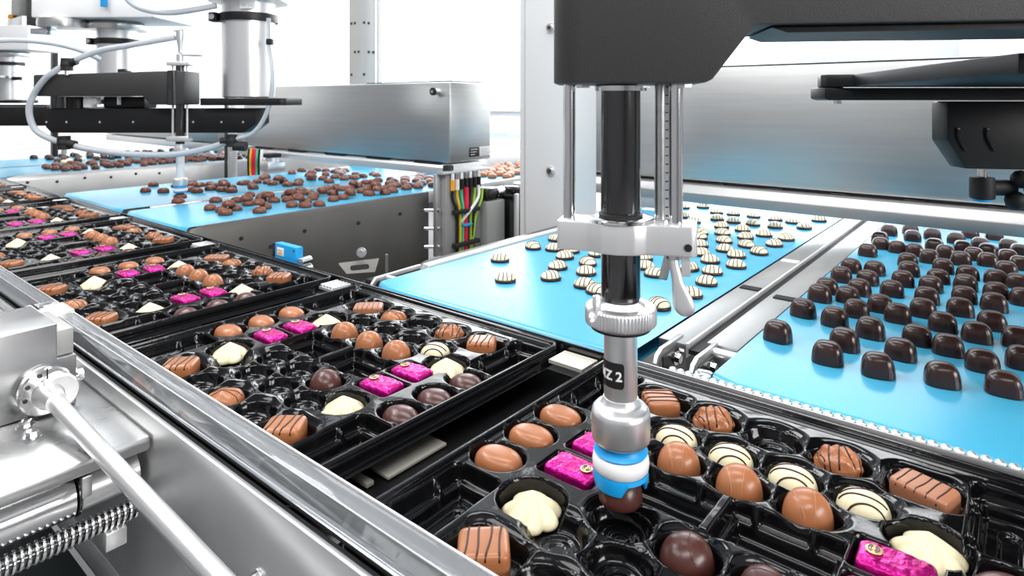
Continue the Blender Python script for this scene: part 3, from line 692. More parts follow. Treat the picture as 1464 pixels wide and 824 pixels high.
h1 = [(-0.01, -0.01, 0.491), (-0.058, -0.02, 0.481), (-0.132, -0.035, 0.465), (-0.208, -0.045, 0.45), (-0.27, -0.05, 0.426), (-0.318, -0.05, 0.402), (-0.364, -0.055, 0.367), (-0.401, -0.055, 0.315), (-0.412, -0.055, 0.269), (-0.395, -0.055, 0.219), (-0.355, -0.055, 0.193), (-0.313, -0.05, 0.178), (-0.256, -0.05, 0.163), (-0.177, -0.045, 0.15), (-0.088, -0.04, 0.143), (0.004, -0.04, 0.144), (0.084, -0.035, 0.158), (0.163, -0.03, 0.182)]
MB().tube(h1, .0088, seg=14).out('air_hose', M['hose'], t)
MB().tube([(0.173, -0.03, 0.186), (0.231, -0.03, 0.207), (0.266, -0.025, 0.259), (0.283, -0.02, 0.332), (0.283, -0.02, 0.404), (0.274, -0.02, 0.468), (0.269, -0.01, 0.548)], .0065, seg=12).out('air_hose', M['hose'], t)
MB().tube([(0.123, -0.03, 0.583), (0.066, -0.04, 0.57), (-0.005, -0.04, 0.561), (-0.068, -0.04, 0.566), (-0.125, -0.03, 0.588), (-0.177, -0.02, 0.641)], .0085, seg=12).out('air_hose', M['hose'], t)
# third and fourth robots: only base, plate and lower arm are in view
x, y = FR(-1.70, 2.72)
t = thing('robot', 'second robot base cylinder from the right with a white mount box above', 'robot', (x, y, 0), RB, local=True)
base_unit(t, 0, 0)
MB().prism([(-.75, .222), (-.73, .205), (.02, .205), (.06, .232), (.06, .279), (-.75, .279)], -.28, -.16, 'xz', .003).out('lower_arm', M['black'], t)
for xx in (-.60, -.48, -.36): MB().cyl((xx, -.2795, .238), (xx, -.284, .238), .004, seg=10).out('screw', M['chrome'], t)
MB().lathe([(.055, .642), (.06, .645), (.06, .9), (.055, .902)], (-.16, -.1, 0)).out('motor_housing', M['chrome'], t)
MB().lathe([(.05, .60), (.09, .604), (.092, .62), (.09, .638), (.05, .64)], (-.16, -.1, 0)).out('motor_flange', M['steel'], t)
MB().box(-.27, -.20, -.14, -.08, .575, .60, .004).out('valve', M['chrome'], t)
MB().box(.05, .068, -.19, -.17, .68, .80, .002).out('blue_tag', M['blue_box'], t)
MB().tube([(-.42, -.5, .66), (-.435, -.52, .575), (-.40, -.52, .508), (-.34, -.51, .490), (-.26, -.48, .500), (-.16, -.4, .525), (-.06, -.33, .522), (.02, -.27, .50), (.07, -.22, .465)], .0095, seg=12).out('air_hose', M['hose'], t)
b = MB().box(.10, .13, -.16, -.14, .41, .432, .003).box(.13, .15, -.155, -.145, .40, .424, .001); b.out('hose_clamp', M['rubber'], t)
MB().tube([(.11, -.15, .42), (.14, -.15, .38), (.145, -.15, .33), (.12, -.15, .30)], .002, seg=6).out('thin_cable', M['grey_paint'], t)
x, y = FR(-3.42, 4.3)
t = thing('robot', 'farthest robot base cylinder with white mount box, at the left edge', 'robot', (x, y, 0), RB, local=True)
base_unit(t, 0, 0)
MB().prism([(-.75, .222), (-.73, .205), (.40, .205), (.46, .232), (.46, .279), (-.75, .279)], -.28, -.16, 'xz', .003).out('lower_arm', M['black'], t)
MB().box(.09, .15, -.1, -.08, .44, .465, .003).out('hose_clamp', M['rubber'], t)
MB().tube([(.09, -.09, .50), (.13, -.09, .47), (.165, -.09, .40), (.18, -.09, .33)], .003, seg=6).out('thin_cable', M['grey_paint'], t)
MB().lathe([(.03, .455), (.10, .457), (.102, .47), (.03, .475)], (-.02, -.12, 0)).out('dish', M['steel'], t)

# foreground robot: gripper column and its arm
A1 = YAW-math.radians(8)
t = thing('robot', 'large black robot arm with steel gripper column in the foreground', 'robot', (-.238, .422, 0), A1, local=True)
r1 = t
b = bmesh.new()
mb = MB(); mb.prism([(-.049, .3128), (.0555, .3128), (.0600, .3150), (.0850, .3480), (.0900, .3515), (.70, .3515), (.70, .52), (-.049, .52)], -.043, .043, 'xz')
bmv = mb.bm; es = [e for e in bmv.edges if all(abs(v.co.x+.049) < 1e-5 for v in e.verts) and abs(e.verts[0].co.z-e.verts[1].co.z) > .05]
bmesh.ops.bevel(bmv, geom=es, offset=.022, segments=8, profile=.5, affect='EDGES')
es = [e for e in bmv.edges if e.is_boundary is False and e.calc_face_angle(0) > .5]
bmesh.ops.bevel(bmv, geom=es, offset=.0012, segments=2, profile=.5, affect='EDGES')
mb.out('upper_arm', M['black_head'], t)
MB().prism([(.10, .3500), (.11, .3465), (.70, .3465), (.70, .3515)], -.036, .036, 'xz').out('belly_plate', M['black'], t)
MB().lathe([(.0140, .15), (.0148, .152), (.0148, .3125), (.014, .313)], seg=56).out('quill_tube', M['dark_chrome'], t)
MB().lathe([(.0150, .3075), (.0195, .3078), (.0197, .3115), (.0185, .3127), (.015, .3127)], seg=48).out('upper_collar', M['chrome'], t)
b = MB()
for x in (-.0265, .018, .047): b.cyl((x, -.012, .3127), (x, -.012, .3100), .0055, seg=6)
b.out('arm_bolt', M['chrome'], t)
def plate_outline():
    o = []
    for k in range(25):                     # lobe round the tube between two square-ish ends
        pass
    pts = [(-.0465, -.0125), (-.0445, -.0150), (-.024, -.0150), (-.020, -.0165), (-.012, -.0215), (.0, -.0235), (.012, -.0215), (.020, -.0165), (.028, -.0150), (.052, -.0150), (.0555, -.0120),
           (.0555, .0130), (.0535, .0155), (.026, .0160), (.018, .0215), (.0, .0265), (-.018, .0215), (-.024, .0160), (-.0445, .0155), (-.0465, .0130)]
    return pts
MB().prism(plate_outline(), .1885, .2103, 'xy', .0012).out('slider_plate', M['alu_white'], t)
MB().lathe([(.0152, .2104), (.0245, .2105), (.0250, .2123), (.0235, .2133), (.0180, .2135), (.0152, .2128)], seg=48).out('seal_ring', M['chrome'], t)
MB().lathe([(.0148, .2128), (.0165, .2130), (.0168, .2153), (.0148, .2163)], seg=48).out('rubber_ring', M['rubber'], t)
MB().cyl((-.0385, -.004, .2103), (-.0385, -.004, .3127), .0046, seg=24).out('guide_rod', M['chrome'], t)
MB().cyl((.0405, -.004, .2103), (.0405, -.004, .3127), .0050, seg=24).out('guide_rod', M['chrome'], t)
MB().cyl((.0285, .010, .2103), (.0285, .010, .3127), .0042, seg=24).out('guide_rod', M['steel'], t)
rl = MB().box(.0325, .0358, .001, .0025, .2103, .3127, .0002).out('scale_strip', M['alu_white'], t)
b = MB()
for k in range(16): b.box(.0328, .0350, .0004, .0011, .2145+.0064*k, .2153+.0064*k)
b.out('scale_mark', M['rubber'], rl)
MB().cyl((.0492, -.0148, .1955), (.0492, -.0156, .1955), .0028, seg=20).out('socket_screw', M['rubber'], t)
MB().cyl((.033, -.002, .2103), (.033, -.002, .2133), .005, seg=6).out('hex_nut', M['chrome'], t)
# clamping lever under the plate
b = bmesh.new(); rings = []
for (x, z, wd, th) in [(.0390, .1885, .0035, .004), (.0395, .1820, .0036, .004), (.0420, .1700, .0042, .0035), (.0450, .1600, .0068, .003), (.0465, .1530, .0078, .0026), (.0470, .1485, .0058, .002), (.0470, .1465, .0025, .0012)]:
    rings.append([b.verts.new((x+wd*math.cos(a), -.010+th*math.sin(a)-(.1822-z)*.10, z)) for a in [2*PI*k/12 for k in range(12)]])
for p, q in zip(rings, rings[1:]):
    for k in range(12): b.faces.new((p[k], p[(k+1) % 12], q[(k+1) % 12], q[k]))
b.faces.new(rings[0][::-1]); b.faces.new(rings[-1]); bmesh.ops.recalc_face_normals(b, faces=b.faces)
mesh_obj('clamp_lever', b, M['alu_white'], t, smooth=60)
MB().box(.0445, .0510, -.012, -.002, .1740, .1885, .0008, ).out('lever_stop', M['alu_white'], t)
MB().box(.0305, .0365, -.010, -.003, .1700, .1885, .0008, rot=Matrix.Rotation(.22, 3, 'Y')).out('lever_block', M['steel'], t)
MB().cyl((.0400, -.008, .1862), (.0400, -.008, .1886), .0065, seg=20).out('lever_washer', M['chrome'], t)
# knurled knob
def kn(r, z, a, dz=0):
    if r > .0255: r += .00035*math.cos(a*64)
    notch = -PI*.80
    d = (a-notch+PI) % (2*PI)-PI
    if z > .1415 and abs(d) < .22 and r > .017: z -= .008*(1-abs(d)/.22)**.5
    return r, z
MB().lathe([(.0150, .1310), (.0225, .1310), (.0245, .1325), (.0260, .1333), (.0264, .1345), (.0264, .1445), (.0255, .1458), (.0235, .1465), (.0185, .1465), (.0175, .1440), (.0150, .1436)], seg=384, mod=kn).out('knurled_knob', M['alu'], t)
MB().box(-.0205, -.0150, -.0125, -.0075, .1440, .1555, .001, rot=Matrix.Rotation(.6, 3, 'Z')).out('bayonet_stop', M['alu_white'], t)
MB().lathe([(.015, .1292), (.0225, .1295), (.0228, .1311), (.015, .1311)], seg=48).out('knob_ring', M['rubber'], t)
MB().lathe([(.0120, .068), (.0125, .070), (.0125, .1293), (.0120, .1294)], seg=48).out('extension_tube', M['alu'], t)
# name label wrapped on the tube
def wrap_strip(name, a0, a1, z0, z1, r, m, parent, n=20, rc=.0025, th=.0003):
    b = bmesh.new(); rows = []
    for k in range(n+1):
        u = k/n; a = a0+(a1-a0)*u; e = min(u, 1-u)*abs(a1-a0)*r; c = 0 if e > rc else rc-math.sqrt(max(0, rc*rc-(rc-e)**2))
        rows.append([b.verts.new((rr*math.cos(a), rr*math.sin(a), z)) for rr, z in ((r, z0+c), (r+th, z0+c), (r+th, z1-c), (r, z1-c))])
    for p, q in zip(rows, rows[1:]):
        for k in range(4): b.faces.new((p[k], p[(k+1) % 4], q[(k+1) % 4], q[k]))
    b.faces.new(rows[0][::-1]); b.faces.new(rows[-1]); bmesh.ops.recalc_face_normals(b, faces=b.faces)
    return mesh_obj(name, b, m, parent, smooth=30)
lab = wrap_strip('name_label', math.radians(-188), math.radians(-80), .0875, .1065, .01255, M['screen_black'], t, 48)
cu = bpy.data.curves.new('txt', 'FONT'); cu.body = 'MZ 2'; cu.size = .0098; cu.extrude = .00008; cu.offset = .00025; cu.resolution_u = 3
tmp = bpy.data.objects.new('txt', cu); COL.objects.link(tmp); dg = bpy.context.evaluated_depsgraph_get()
me = bpy.data.meshes.new_from_object(tmp.evaluated_get(dg)); bpy.data.objects.remove(tmp)
bt = bmesh.new(); bt.from_mesh(me); bmesh.ops.triangulate(bt, faces=bt.faces)
bmesh.ops.subdivide_edges(bt, edges=bt.edges, cuts=1)
xs = [v.co.x for v in bt.verts]; x1 = max(xs)
for v in bt.verts:
    a = math.radians(-87)-(x1-v.co.x)/.0129; r = .0130+v.co.z
    v.co = Vector((r*math.cos(a), r*math.sin(a), .0935+v.co.y))
mesh_obj('lettering', bt, M['white'], lab, smooth=0)
MB().lathe([(.0120, .0450), (.0205, .0450), (.0215, .0460), (.0219, .048), (.0219, .0650), (.0212, .0680), (.0190, .0705), (.0160, .0715), (.0140, .0735), (.0130, .0770), (.0120, .077)], seg=64).out('tool_collar', M['alu'], t)
MB().lathe([(.010, .0345), (.0185, .0350), (.0203, .0372), (.0180, .0395), (.0172, .0420), (.0185, .0450), (.010, .0450)], seg=56).out('suction_lip', M['blue'], t)
MB().lathe([(.010, .0228), (.0195, .0232), (.0208, .0250), (.0213, .0290), (.0206, .0335), (.0190, .0352), (.010, .0352)], seg=56).out('suction_ring', M['white'], t)
def cupmod(r, z, a):
    c = math.radians(-52); d = (a-c+PI) % (2*PI)-PI
    if z < .017 and abs(d) < .62: z += .0100*math.cos(d/.62*PI/2)**.6
    return r, z
MB().lathe([(.0165, .0220), (.0172, .0120), (.0182, .0110), (.0195, .0120), (.0208, .0200), (.0202, .0229), (.0165, .0229)], seg=72, mod=cupmod).out('suction_cup', M['blue'], t)

for o_ in list(r1.children):
    if o_.name.split('.')[0] in ('slider_plate', 'guide_rod', 'scale_strip', 'socket_screw', 'hex_nut', 'clamp_lever', 'lever_stop', 'lever_block', 'lever_washer', 'arm_bolt'): o_.rotation_euler = (0, 0, math.radians(-8))

# far side of the foreground robot: base plate and lower arm at the right
x, y = FR(.455, .88)
t = thing('robot', 'black robot base plate and chamfered lower arm at the right edge', 'robot', (x, y, 0), YAW, local=True)
MB().prism([(-.025, .304), (-.018, .3015), (.50, .3015), (.50, .3185), (-.025, .3185)], -.012, .03, 'xz', .0012).out('lower_plate', M['black'], t)
# upper bracket sweeps toward the camera
b = bmesh.new()
poly = [(-.025, -.012), (-.015, -.025), (.03, -.03), (.085, -.43), (.26, -.43), (.50, -.05), (.50, .11), (-.025, .11)]
mb = MB(); mb.prism([(-.025, .0), (-.022, -.012), (.01, -.020), (-.070, -.40), (.40, -.40), (.50, .03), (-.015, .03)], .3205, .3370, 'xy', .0015); 
mb.out('upper_bracket', M['black'], t)
MB().cyl((-.006, .01, .3185), (-.006, .01, .3215), .016).out('spacer', M['black_plastic'], t)
MB().cyl((-.003, .0, .2965), (-.003, .0, .3015), .0065, seg=20).out('bolt', M['chrome'], t)
MB().prism([(.152, .300), (.152, .245), (.178, .206), (.50, .200), (.50, .300)], .0, .035, 'xz', .003).out('lower_arm', M['black'], t)
for xx in (.165, .205):
    MB().tube([(xx, -.001, .262), (xx, -.003, .250), (xx+.010, -.003, .231)], .0018, seg=8).out('wire_guide', M['rubber'], t)
    MB().sph((xx, -.003, .262), .0022, 1).out('screw', M['chrome'], t)
MB().cyl((.215, .02, .193), (.215, .02, .203), .0065).out('stem', M['chrome'], t)
MB().lathe([(.010, .160), (.0150, .162), (.0155, .165), (.0155, .189), (.0145, .192), (.008, .193)], (.215, .02, 0)).out('fitting', M['rubber'], t)
MB().lathe([(.006, .157), (.012, .158), (.012, .161), (.006, .162)], (.215, .02, 0)).out('push_ring', M['blue'], t)
MB().cyl((.225, .02, .177), (.258, .02, .177), .0115).out('elbow', M['rubber'], t)
MB().cyl((.262, .0, .182), (.30, -.01, .182), .0115).out('air_hose', M['hose'], t)
MB().sph((.255, .01, .160), .014, 2).sph((.262, .01, .19), .013, 2).out('knob', M['rubber'], t)

# ================================================================== chocolates
def super_dome(a, b, h, n1=2.4, pv=2.2, seg=36, rings=12, base=.86, undercut=.12, f=None):
    """closed body: superellipse plan (n1), superellipse side profile (pv), slightly tucked-in foot"""
    bm = bmesh.new(); R = []
    prof = [(base, 0.), (base+(1-base)*.6, h*undercut*.35), (1., h*undercut)]
    for k in range(1, rings):
        t_ = PI/2*k/rings; prof.append((math.cos(t_)**(2/pv), h*undercut+h*(1-undercut)*math.sin(t_)**(2/pv)))
    for (r, z) in prof:
        row = []
        for k in range(seg):
            t_ = 2*PI*k/seg; c, s = math.cos(t_), math.sin(t_)
            x = a*math.copysign(abs(c)**(2/n1), c)*r; y = b*math.copysign(abs(s)**(2/n1), s)*r
            v = Vector((x, y, z)); v = f(v, t_) if f else v; row.append(bm.verts.new(v))
        R.append(row)
    top = Vector((0, 0, h)); top = f(top, 0) if f else top; tv = bm.verts.new(top)
    for p, q in zip(R, R[1:]):
        for k in range(seg): bm.faces.new((p[k], p[(k+1) % seg], q[(k+1) % seg], q[k]))
    for k in range(seg): bm.faces.new((R[-1][k], R[-1][(k+1) % seg], tv))
    bm.faces.new(R[0][::-1]); return bm
def to_mesh(bm, name, m):
    me = bpy.data.meshes.new(name); bm.normal_update(); bm.to_mesh(me); me.materials.append(m)
    me.polygons.foreach_set('use_smooth', [True]*len(me.polygons)); return me
def drape(bm_body, lines, wdt, h=.0005, r0=.0):
    """ribbon lines laid on the surface of a body; lines = lists of (x, y) plan points"""
    tree = BVHTree.FromBMesh(bm_body); out = MB()
    for ln in lines:
        pts = []
        for (x, y) in ln:
            hit = tree.ray_cast(Vector((x, y, .1)), Vector((0, 0, -1)))
            if hit[0] is None:
                o = Vector((x, y, .004)); hit = tree.ray_cast(Vector((x*3, y*3, .004)), (-Vector((x, y, 0))).normalized())
                if hit[0] is None: continue
            pts.append(hit[0]+hit[1]*h*.2)
        if len(pts) > 2: out.tube(pts, wdt, seg=6, res=2)
    return out.bm
def stripes(a, b, n, slope=.0, wob=.0, w0=.8, ext=1.02, seed=1, along='y'):
    rnd = random.Random(seed); L = []
    for k in range(n):
        c = (-1+2*(k+.5)/n)*a*w0; ln = []; ph = rnd.random()*6; am = wob*(.5+rnd.random()); sl = slope+rnd.uniform(-.08, .08)
        for j in range(15):
            u = -1+2*j/14; y = b*ext*u; x = c+sl*y+am*math.sin(u*2+ph)
            ln.append((x, y) if along == 'y' else (y, x))
        L.append(ln)
    return L
KIND = {}
def kind(key, name, body, m, parts=()):
    KIND[key] = (name, to_mesh(body.copy(), name, M[m]), [(pn, to_mesh(pb, pn, M[pm]) if isinstance(pb, bmesh.types.BMesh) else pb) for pn, pb, pm in parts])
def lump(seed, amt, sc):
    off = Vector((seed*3.1, seed*1.7, seed*.9))
    def f(v, t_):
        n = noise.noise(v*sc+off); n2 = noise.noise(v*sc*2.1+off)
        k = 1+amt*n+amt*.5*n2; return Vector((v.x*k, v.y*k, v.z*(1+amt*.9*n) if v.z > 0 else 0))
    return f
o1 = super_dome(.0220, .0155, .0195, 2.3, 3.6, 40, 14)
kind('milk_oval', 'milk_chocolate_oval', o1, 'milk')
o2 = super_dome(.0180, .0165, .0255, 2.2, 2.35, 36, 12)
sw = [[(.002+.010*math.cos(a)*(.35+.09*k), .012*math.sin(a)*(.35+.09*k)) for k, a in enumerate([.3+.55*i for i in range(9)])]]
sw2 = [[(.004-.012*abs(u)**1.5, .0165*u) for u in [-1+2*j/14 for j in range(15)]], [(-.010+.003*u, .0150*u) for u in [-1+2*j/14 for j in range(15)]]]
kind('milk_swirl', 'swirled_milk_chocolate', o2, 'milk', [('swirl', drape(o2, sw2, .0004, 0), 'line_light')])
o3 = super_dome(.0185, .0165, .0225, 2.15, 2.3, 36, 12)
kind('dark_swirl', 'dark_chocolate_dome', o3, 'dark', [('swirl', drape(o3, [[(.002+.006*math.sin(u*2.5), .0165*u) for u in [-1+2*j/14 for j in range(15)]]], .0004, 0), 'dark')])
def almond(v, t_): k = 1-.22*abs(v.x/.022)**2; return Vector((v.x, v.y*k, v.z))
kind('dark_oval', 'dark_chocolate_oval', super_dome(.0220, .0170, .0180, 2.0, 2.3, 40, 12, f=almond), 'dark')
o4 = super_dome(.0190, .0160, .0190, 2.2, 2.2, 40, 12)
kind('white_striped', 'striped_white_chocolate', o4, 'cream', [('drizzle', drape(o4, stripes(.019, .016, 4, .25, .0012, .85, 1.0, 3, 'x'), .0008), 'line')])
o5 = super_dome(.0190, .0170, .0220, 2.2, 2.3, 48, 16, f=lump(2, .16, 130))
kind('nut', 'nutty_milk_chocolate', o5, 'milk', [('drizzle', drape(o5, stripes(.019, .016, 5, .1, .0016, .9, .98, 5), .0007), 'line')])
o5 = super_dome(.0200, .0165, .0180, 2.2, 2.3, 48, 16, f=lump(5, .08, 90))
kind('texture', 'wavy_milk_chocolate', o5, 'milk', [('drizzle', drape(o5, stripes(.015, .018, 3, .2, .002, .7, .98, 8, 'x'), .0005), 'line')])
o6 = super_dome(.0180, .0165, .0195, 6.5, 8, 56, 18, base=.97)
kind('block', 'striped_chocolate_block', o6, 'milk', [('drizzle', drape(o6, stripes(.0180, .0165, 4, .12, .0010, .85, .985, 11), .0008), 'line')])
o7 = super_dome(.0215, .0150, .0165, 7, 9, 56, 18, base=.97)
kind('bar', 'chocolate_bar_piece', o7, 'milk_pale', [('drizzle', drape(o7, stripes(.0215, .0150, 5, .0, .0006, .85, .985, 12), .0006), 'milk_line' if 'milk_line' in M else 'line')])
def star(v, t_):
    hh = v.z/.0215; k = (1-.14*(.5-.5*math.cos(8*(t_+hh*.8)))**.8*(1-.3*hh)); r_ = Vector((v.x, v.y, 0))*k
    return Vector((r_.x, r_.y, v.z*(1 if hh < .99 else 1)))
def cone_star():
    bm = bmesh.new(); seg = 64; R = []
    prof = [(.90, 0), (1.0, .0012), (1.02, .0035), (.93, .0065), (.78, .0095), (.60, .0125), (.42, .0155), (.26, .0180), (.13, .0200), (.05, .0210)]
    for r, z in prof:
        row = []
        for k in range(seg):
            t_ = 2*PI*k/seg+z*18; g = abs(math.sin(3.5*(2*PI*k/seg)))**.7; k_ = r*(.76+.24*g) if r > .1 else r
            row.append(bm.verts.new((.0232*k_*math.cos(t_), .0232*k_*math.sin(t_), (z-.0012*(1-g)*r)*.95 if z > 0 else 0)))
        R.append(row)
    tv = bm.verts.new((0, 0, .0204))
    for p, q in zip(R, R[1:]):
        for k in range(seg): bm.faces.new((p[k], p[(k+1) % seg], q[(k+1) % seg], q[k]))
    for k in range(seg): bm.faces.new((R[-1][k], R[-1][(k+1) % seg], tv))
    bm.faces.new(R[0][::-1]); return bm
kind('cream', 'white_chocolate_rosette', cone_star(), 'cream')
def crumple(v, t_):
    o = Vector((3, 7, 1)); n = noise.noise(v*110+o)*.0011+noise.noise(v*300+o)*.0005+abs(noise.noise(v*190))*.0006
    ex = max(0, abs(v.x)-.019)*.25
    return Vector((v.x*(1+n*18), v.y*(1+n*22)*(1-ex*20), v.z+(n if v.z > .004 else 0)))
def foil(seed):
    bm = super_dome(.0225, .0145, .0180, 7, 7, 96, 26, base=.97, f=crumple)
    return bm
fb = foil(1)
def emblem():
    b = MB(); b.lathe([(.0002, .0188), (.0050, .0188), (.0054, .0191), (.0050, .0194), (.0002, .0195)], (-.0125, .001, 0), seg=28)
    return b.bm
eb = MB()
for s in (-1, 1):
    for r in (.0020, .0036):
        eb.tube([(-.0125+s*r*.9*math.cos(a), .001+r*math.sin(a), .0196) for a in [-1.2+.3*i for i in range(9)]], .00035, seg=5, res=2)
kind('foil', 'foil_wrapped_praline', fb, 'foil', [('emblem', emblem(), 'gold'), ('emblem_mark', eb.bm, 'purple')])
def inst(key, loc, rz, label, cat, group, sc=(1, 1, 1), parts=True):
    name, me, ps = KIND[key]; o = bpy.data.objects.new(name, me); COL.objects.link(o)
    o.location = loc; o.rotation_euler = (0, 0, rz); o.scale = sc; tag(o, label, cat, group); ORG[o.name] = (0, 0, 0)
    if parts:
        for pn, pm in ps:
            c = bpy.data.objects.new(pn, pm); COL.objects.link(c); c.parent = o
    return o
# tray contents: (kind, pocket position, turn, phrase)
rail = ['nearest the clear rail', 'middle of three', 'farthest from the clear rail']
rnd = random.Random(3)
def fill(k, items):
    for (key, (x, y), rz, z, ph) in items:
        cat = 'chocolate'
        lab = '%s, %s' % (ph, TN[k])
        inst(key, (TC[k]+x+rnd.uniform(-.0008, .0008), TY+y+rnd.uniform(-.0008, .0008), z), rz+rnd.uniform(-.12, .12), lab, cat, 'chocolates in the %s' % TN[k], (1, 1, 1), parts=(k < 5))
Zc = -.0195
def common(k, near):
    L = []
    for i in range(3): L.append(('milk_oval', MO[i], .05, Zc, 'smooth milk chocolate oval in the left row, '+rail[i]))
    L += [('foil', PINK[0], 0 if not near else PI, Zc, 'pink foil-wrapped praline behind the milk ovals near the rail'), ('foil', PINK[1], 0 if not near else PI, Zc, 'pink foil-wrapped praline behind the milk ovals near the belts')]
    L += [('foil', PINK[2], 0, Zc, 'pink foil-wrapped praline at the right end near the rail'), ('foil', PINK[3], 0, Zc, 'pink foil-wrapped praline at the right end near the belts')]
    return L
LAY = common(1, False)
LAY += [('cream', CREAM[3], .3, Zc, 'white chocolate rosette at left on the rail side'), ('cream', CREAM[0], 1.1, Zc, 'white chocolate rosette at left on the belt side'),
        ('cream', CREAM[1], .7, Zc, 'white chocolate rosette at right on the belt side'), ('cream', CREAM[2], 1.9, Zc, 'white chocolate rosette at right on the rail side')]
TOPS = ['left one', 'middle one', 'right one']
LAY += [('milk_swirl', CENT[i], .1, Zc, 'round swirled milk chocolate beside the central well, '+TOPS[i]) for i in range(3)]
LAY += [('dark_oval', MO[3+i], .1, Zc, 'almond-shaped dark chocolate in the right row, '+rail[i]) for i in range(3)]
LAY += [('block', BLK[2], .684, Zc, 'striped milk chocolate block at the left, beside the clear rail'), ('texture', ROUND[4], .5, Zc, 'wavy milk chocolate midway along the clear rail'),
        ('block', BLK[3], .684, Zc, 'striped milk chocolate block at the right, beside the clear rail')]
LAY += [('bar', BLK[0], .684, Zc, 'plain milk chocolate bar piece left in the belt-side row'), ('texture', ROUND[0], .2, Zc, 'lumpy milk chocolate second in the belt-side row'),
        ('nut', ROUND[2], .6, Zc, 'nutty striped chocolate right of the empty belt-side cup'), ('block', BLK[1], .684, Zc, 'striped milk chocolate block right in the belt-side row')]
L1 = LAY+[('white_striped', SW[3], .2, Zc, 'white chocolate dome with dark stripes on the belt side'), ('dark_swirl', CENT[5], .0, Zc, 'glossy round dark chocolate on the rail side of the wells')]
fill(1, L1)
for k in range(2, 7): fill(k, [it for it in LAY])
L0 = common(0, True)+LAY[7:9]+[LAY[9]]
L0 = common(0, True)+[('cream', CREAM[3], .3, Zc, 'white chocolate rosette between the milk ovals and the striped block'), ('cream', CREAM[1], .7, Zc+.001, 'large white chocolate rosette at right on the belt side'),
      ('block', BLK[2], .684, Zc, 'striped milk chocolate block at the left, beside the clear rail')]
L0 += [('milk_swirl', CENT[i], .9, Zc, 'round milk chocolate dome with a swirl line, '+TOPS[i]+' of its row') for i in range(3)]
L0 += [('white_striped', SW[i], .1, Zc, 'white chocolate dome with dark stripes, '+['first', 'second', 'third', 'fourth'][i]+' from the gripper') for i in range(4)]
L0 += [('block', BLK[0], PI/2+.684, Zc, 'striped milk chocolate block just behind the gripper tube'), ('nut', ROUND[0], .9, Zc, 'nutty striped chocolate second in the belt-side row'),
       ('nut', ROUND[2], .6, Zc, 'nutty striped chocolate right of the empty belt-side cup'), ('bar', BLK[1], -.25, Zc, 'long striped milk chocolate piece right in the belt-side row'),
       ('dark_swirl', CENT[4], .9, Zc, 'round dark chocolate dome beside the empty central well'), ('dark_swirl', CENT[5], 2.4, Zc, 'dark chocolate dome cut by the bottom photo edge'),
       ('dark_oval', MO[5], .1, Zc, 'almond-shaped dark chocolate at the lower right corner')]
fill(0, L0)
inst('dark_swirl', (-.2375, .4210, -.0008), -1.2, 'dark chocolate dome held in the blue suction cup of the foreground gripper', 'chocolate', 'chocolates in the nearest tray', (.98, .98, .96))

# ---- belts
ORD = ['first', 'second', 'third', 'fourth', 'fifth', 'sixth', 'seventh', 'eighth', 'ninth', 'tenth', 'eleventh', 'twelfth', 'thirteenth', 'fourteenth', 'fifteenth', 'sixteenth', 'seventeenth', 'eighteenth', 'nineteenth', 'twentieth']
def rows(pts, n):
    pts = sorted(pts, key=lambda p: p[1]); R = []
    for i in range(0, len(pts), n): R.append(sorted(pts[i:i+n], key=lambda p: p[0]))
    return R
WH = [(-.672, .807), (-.413, .844), (-.521, .848), (-.553, .863), (-.62, .864), (-.765, .903), (-.399, .924), (-.65, .927), (-.591, .928), (-.623, .984), (-.495, .993), (-.682, .996), (-.406, 1.001), (-.778, 1.022), (-.529, 1.026), (-.736, 1.036), (-.701, 1.046), (-.645, 1.052), (-.464, 1.067), (-.423, 1.069), (-.561, 1.082), (-.684, 1.106), (-.636, 1.107), (-.784, 1.111), (-.406, 1.137), (-.456, 1.142), (-.758, 1.174), (-.491, 1.185), (-.432, 1.211), (-.655, 1.214), (-.467, 1.245), (-.522, 1.252), (-.407, 1.266), (-.754, 1.274), (-.447, 1.311), (-.497, 1.321), (-.553, 1.325), (-.405, 1.356), (-.57, 1.371), (-.475, 1.388), (-.529, 1.396), (-.402, 1.43), (-.452, 1.44), (-.508, 1.465), (-.56, 1.473), (-.637, 1.491), (-.686, 1.54), (-.513, 1.551), (-.462, 1.553), (-.561, 1.553), (-.605, 1.561), (-.406, 1.586), (-.446, 1.639), (-.49, 1.648), (-.643, 1.654), (-.599, 1.657), (-.547, 1.659), (-.745, 1.674), (-.402, 1.706), (-.706, 1.716)]
wb = super_dome(.0165, .0142, .0150, 2.2, 2.2, 32, 10, base=.99, undercut=.25)
bs = super_dome(.0180, .0158, .0060, 2.2, 3.5, 32, 6, base=.95, undercut=.4)
KIND['white_belt'] = ('white_coated_chocolate', to_mesh(wb.copy(), 'white_coated_chocolate', M['cream_pale']),
    [('chocolate_base', to_mesh(bs, 'chocolate_base', M['line'])), ('drizzle', to_mesh(drape(wb, stripes(.0165, .0142, 4, .1, .0012, .85, .98, 21), .0008), 'drizzle', M['line']))])
for i, row in enumerate(rows(WH, 6)):
    for j, (x, y) in enumerate(row):
        o = inst('white_belt', (x, y, .0005), rnd.choice([.2, .6, 1.0, -.3])+rnd.uniform(-.2, .2), 'white striped chocolate on the left belt, %s from left, %s band from the front' % (ORD[j], ORD[i]), 'chocolate', 'white striped chocolates on the left belt')
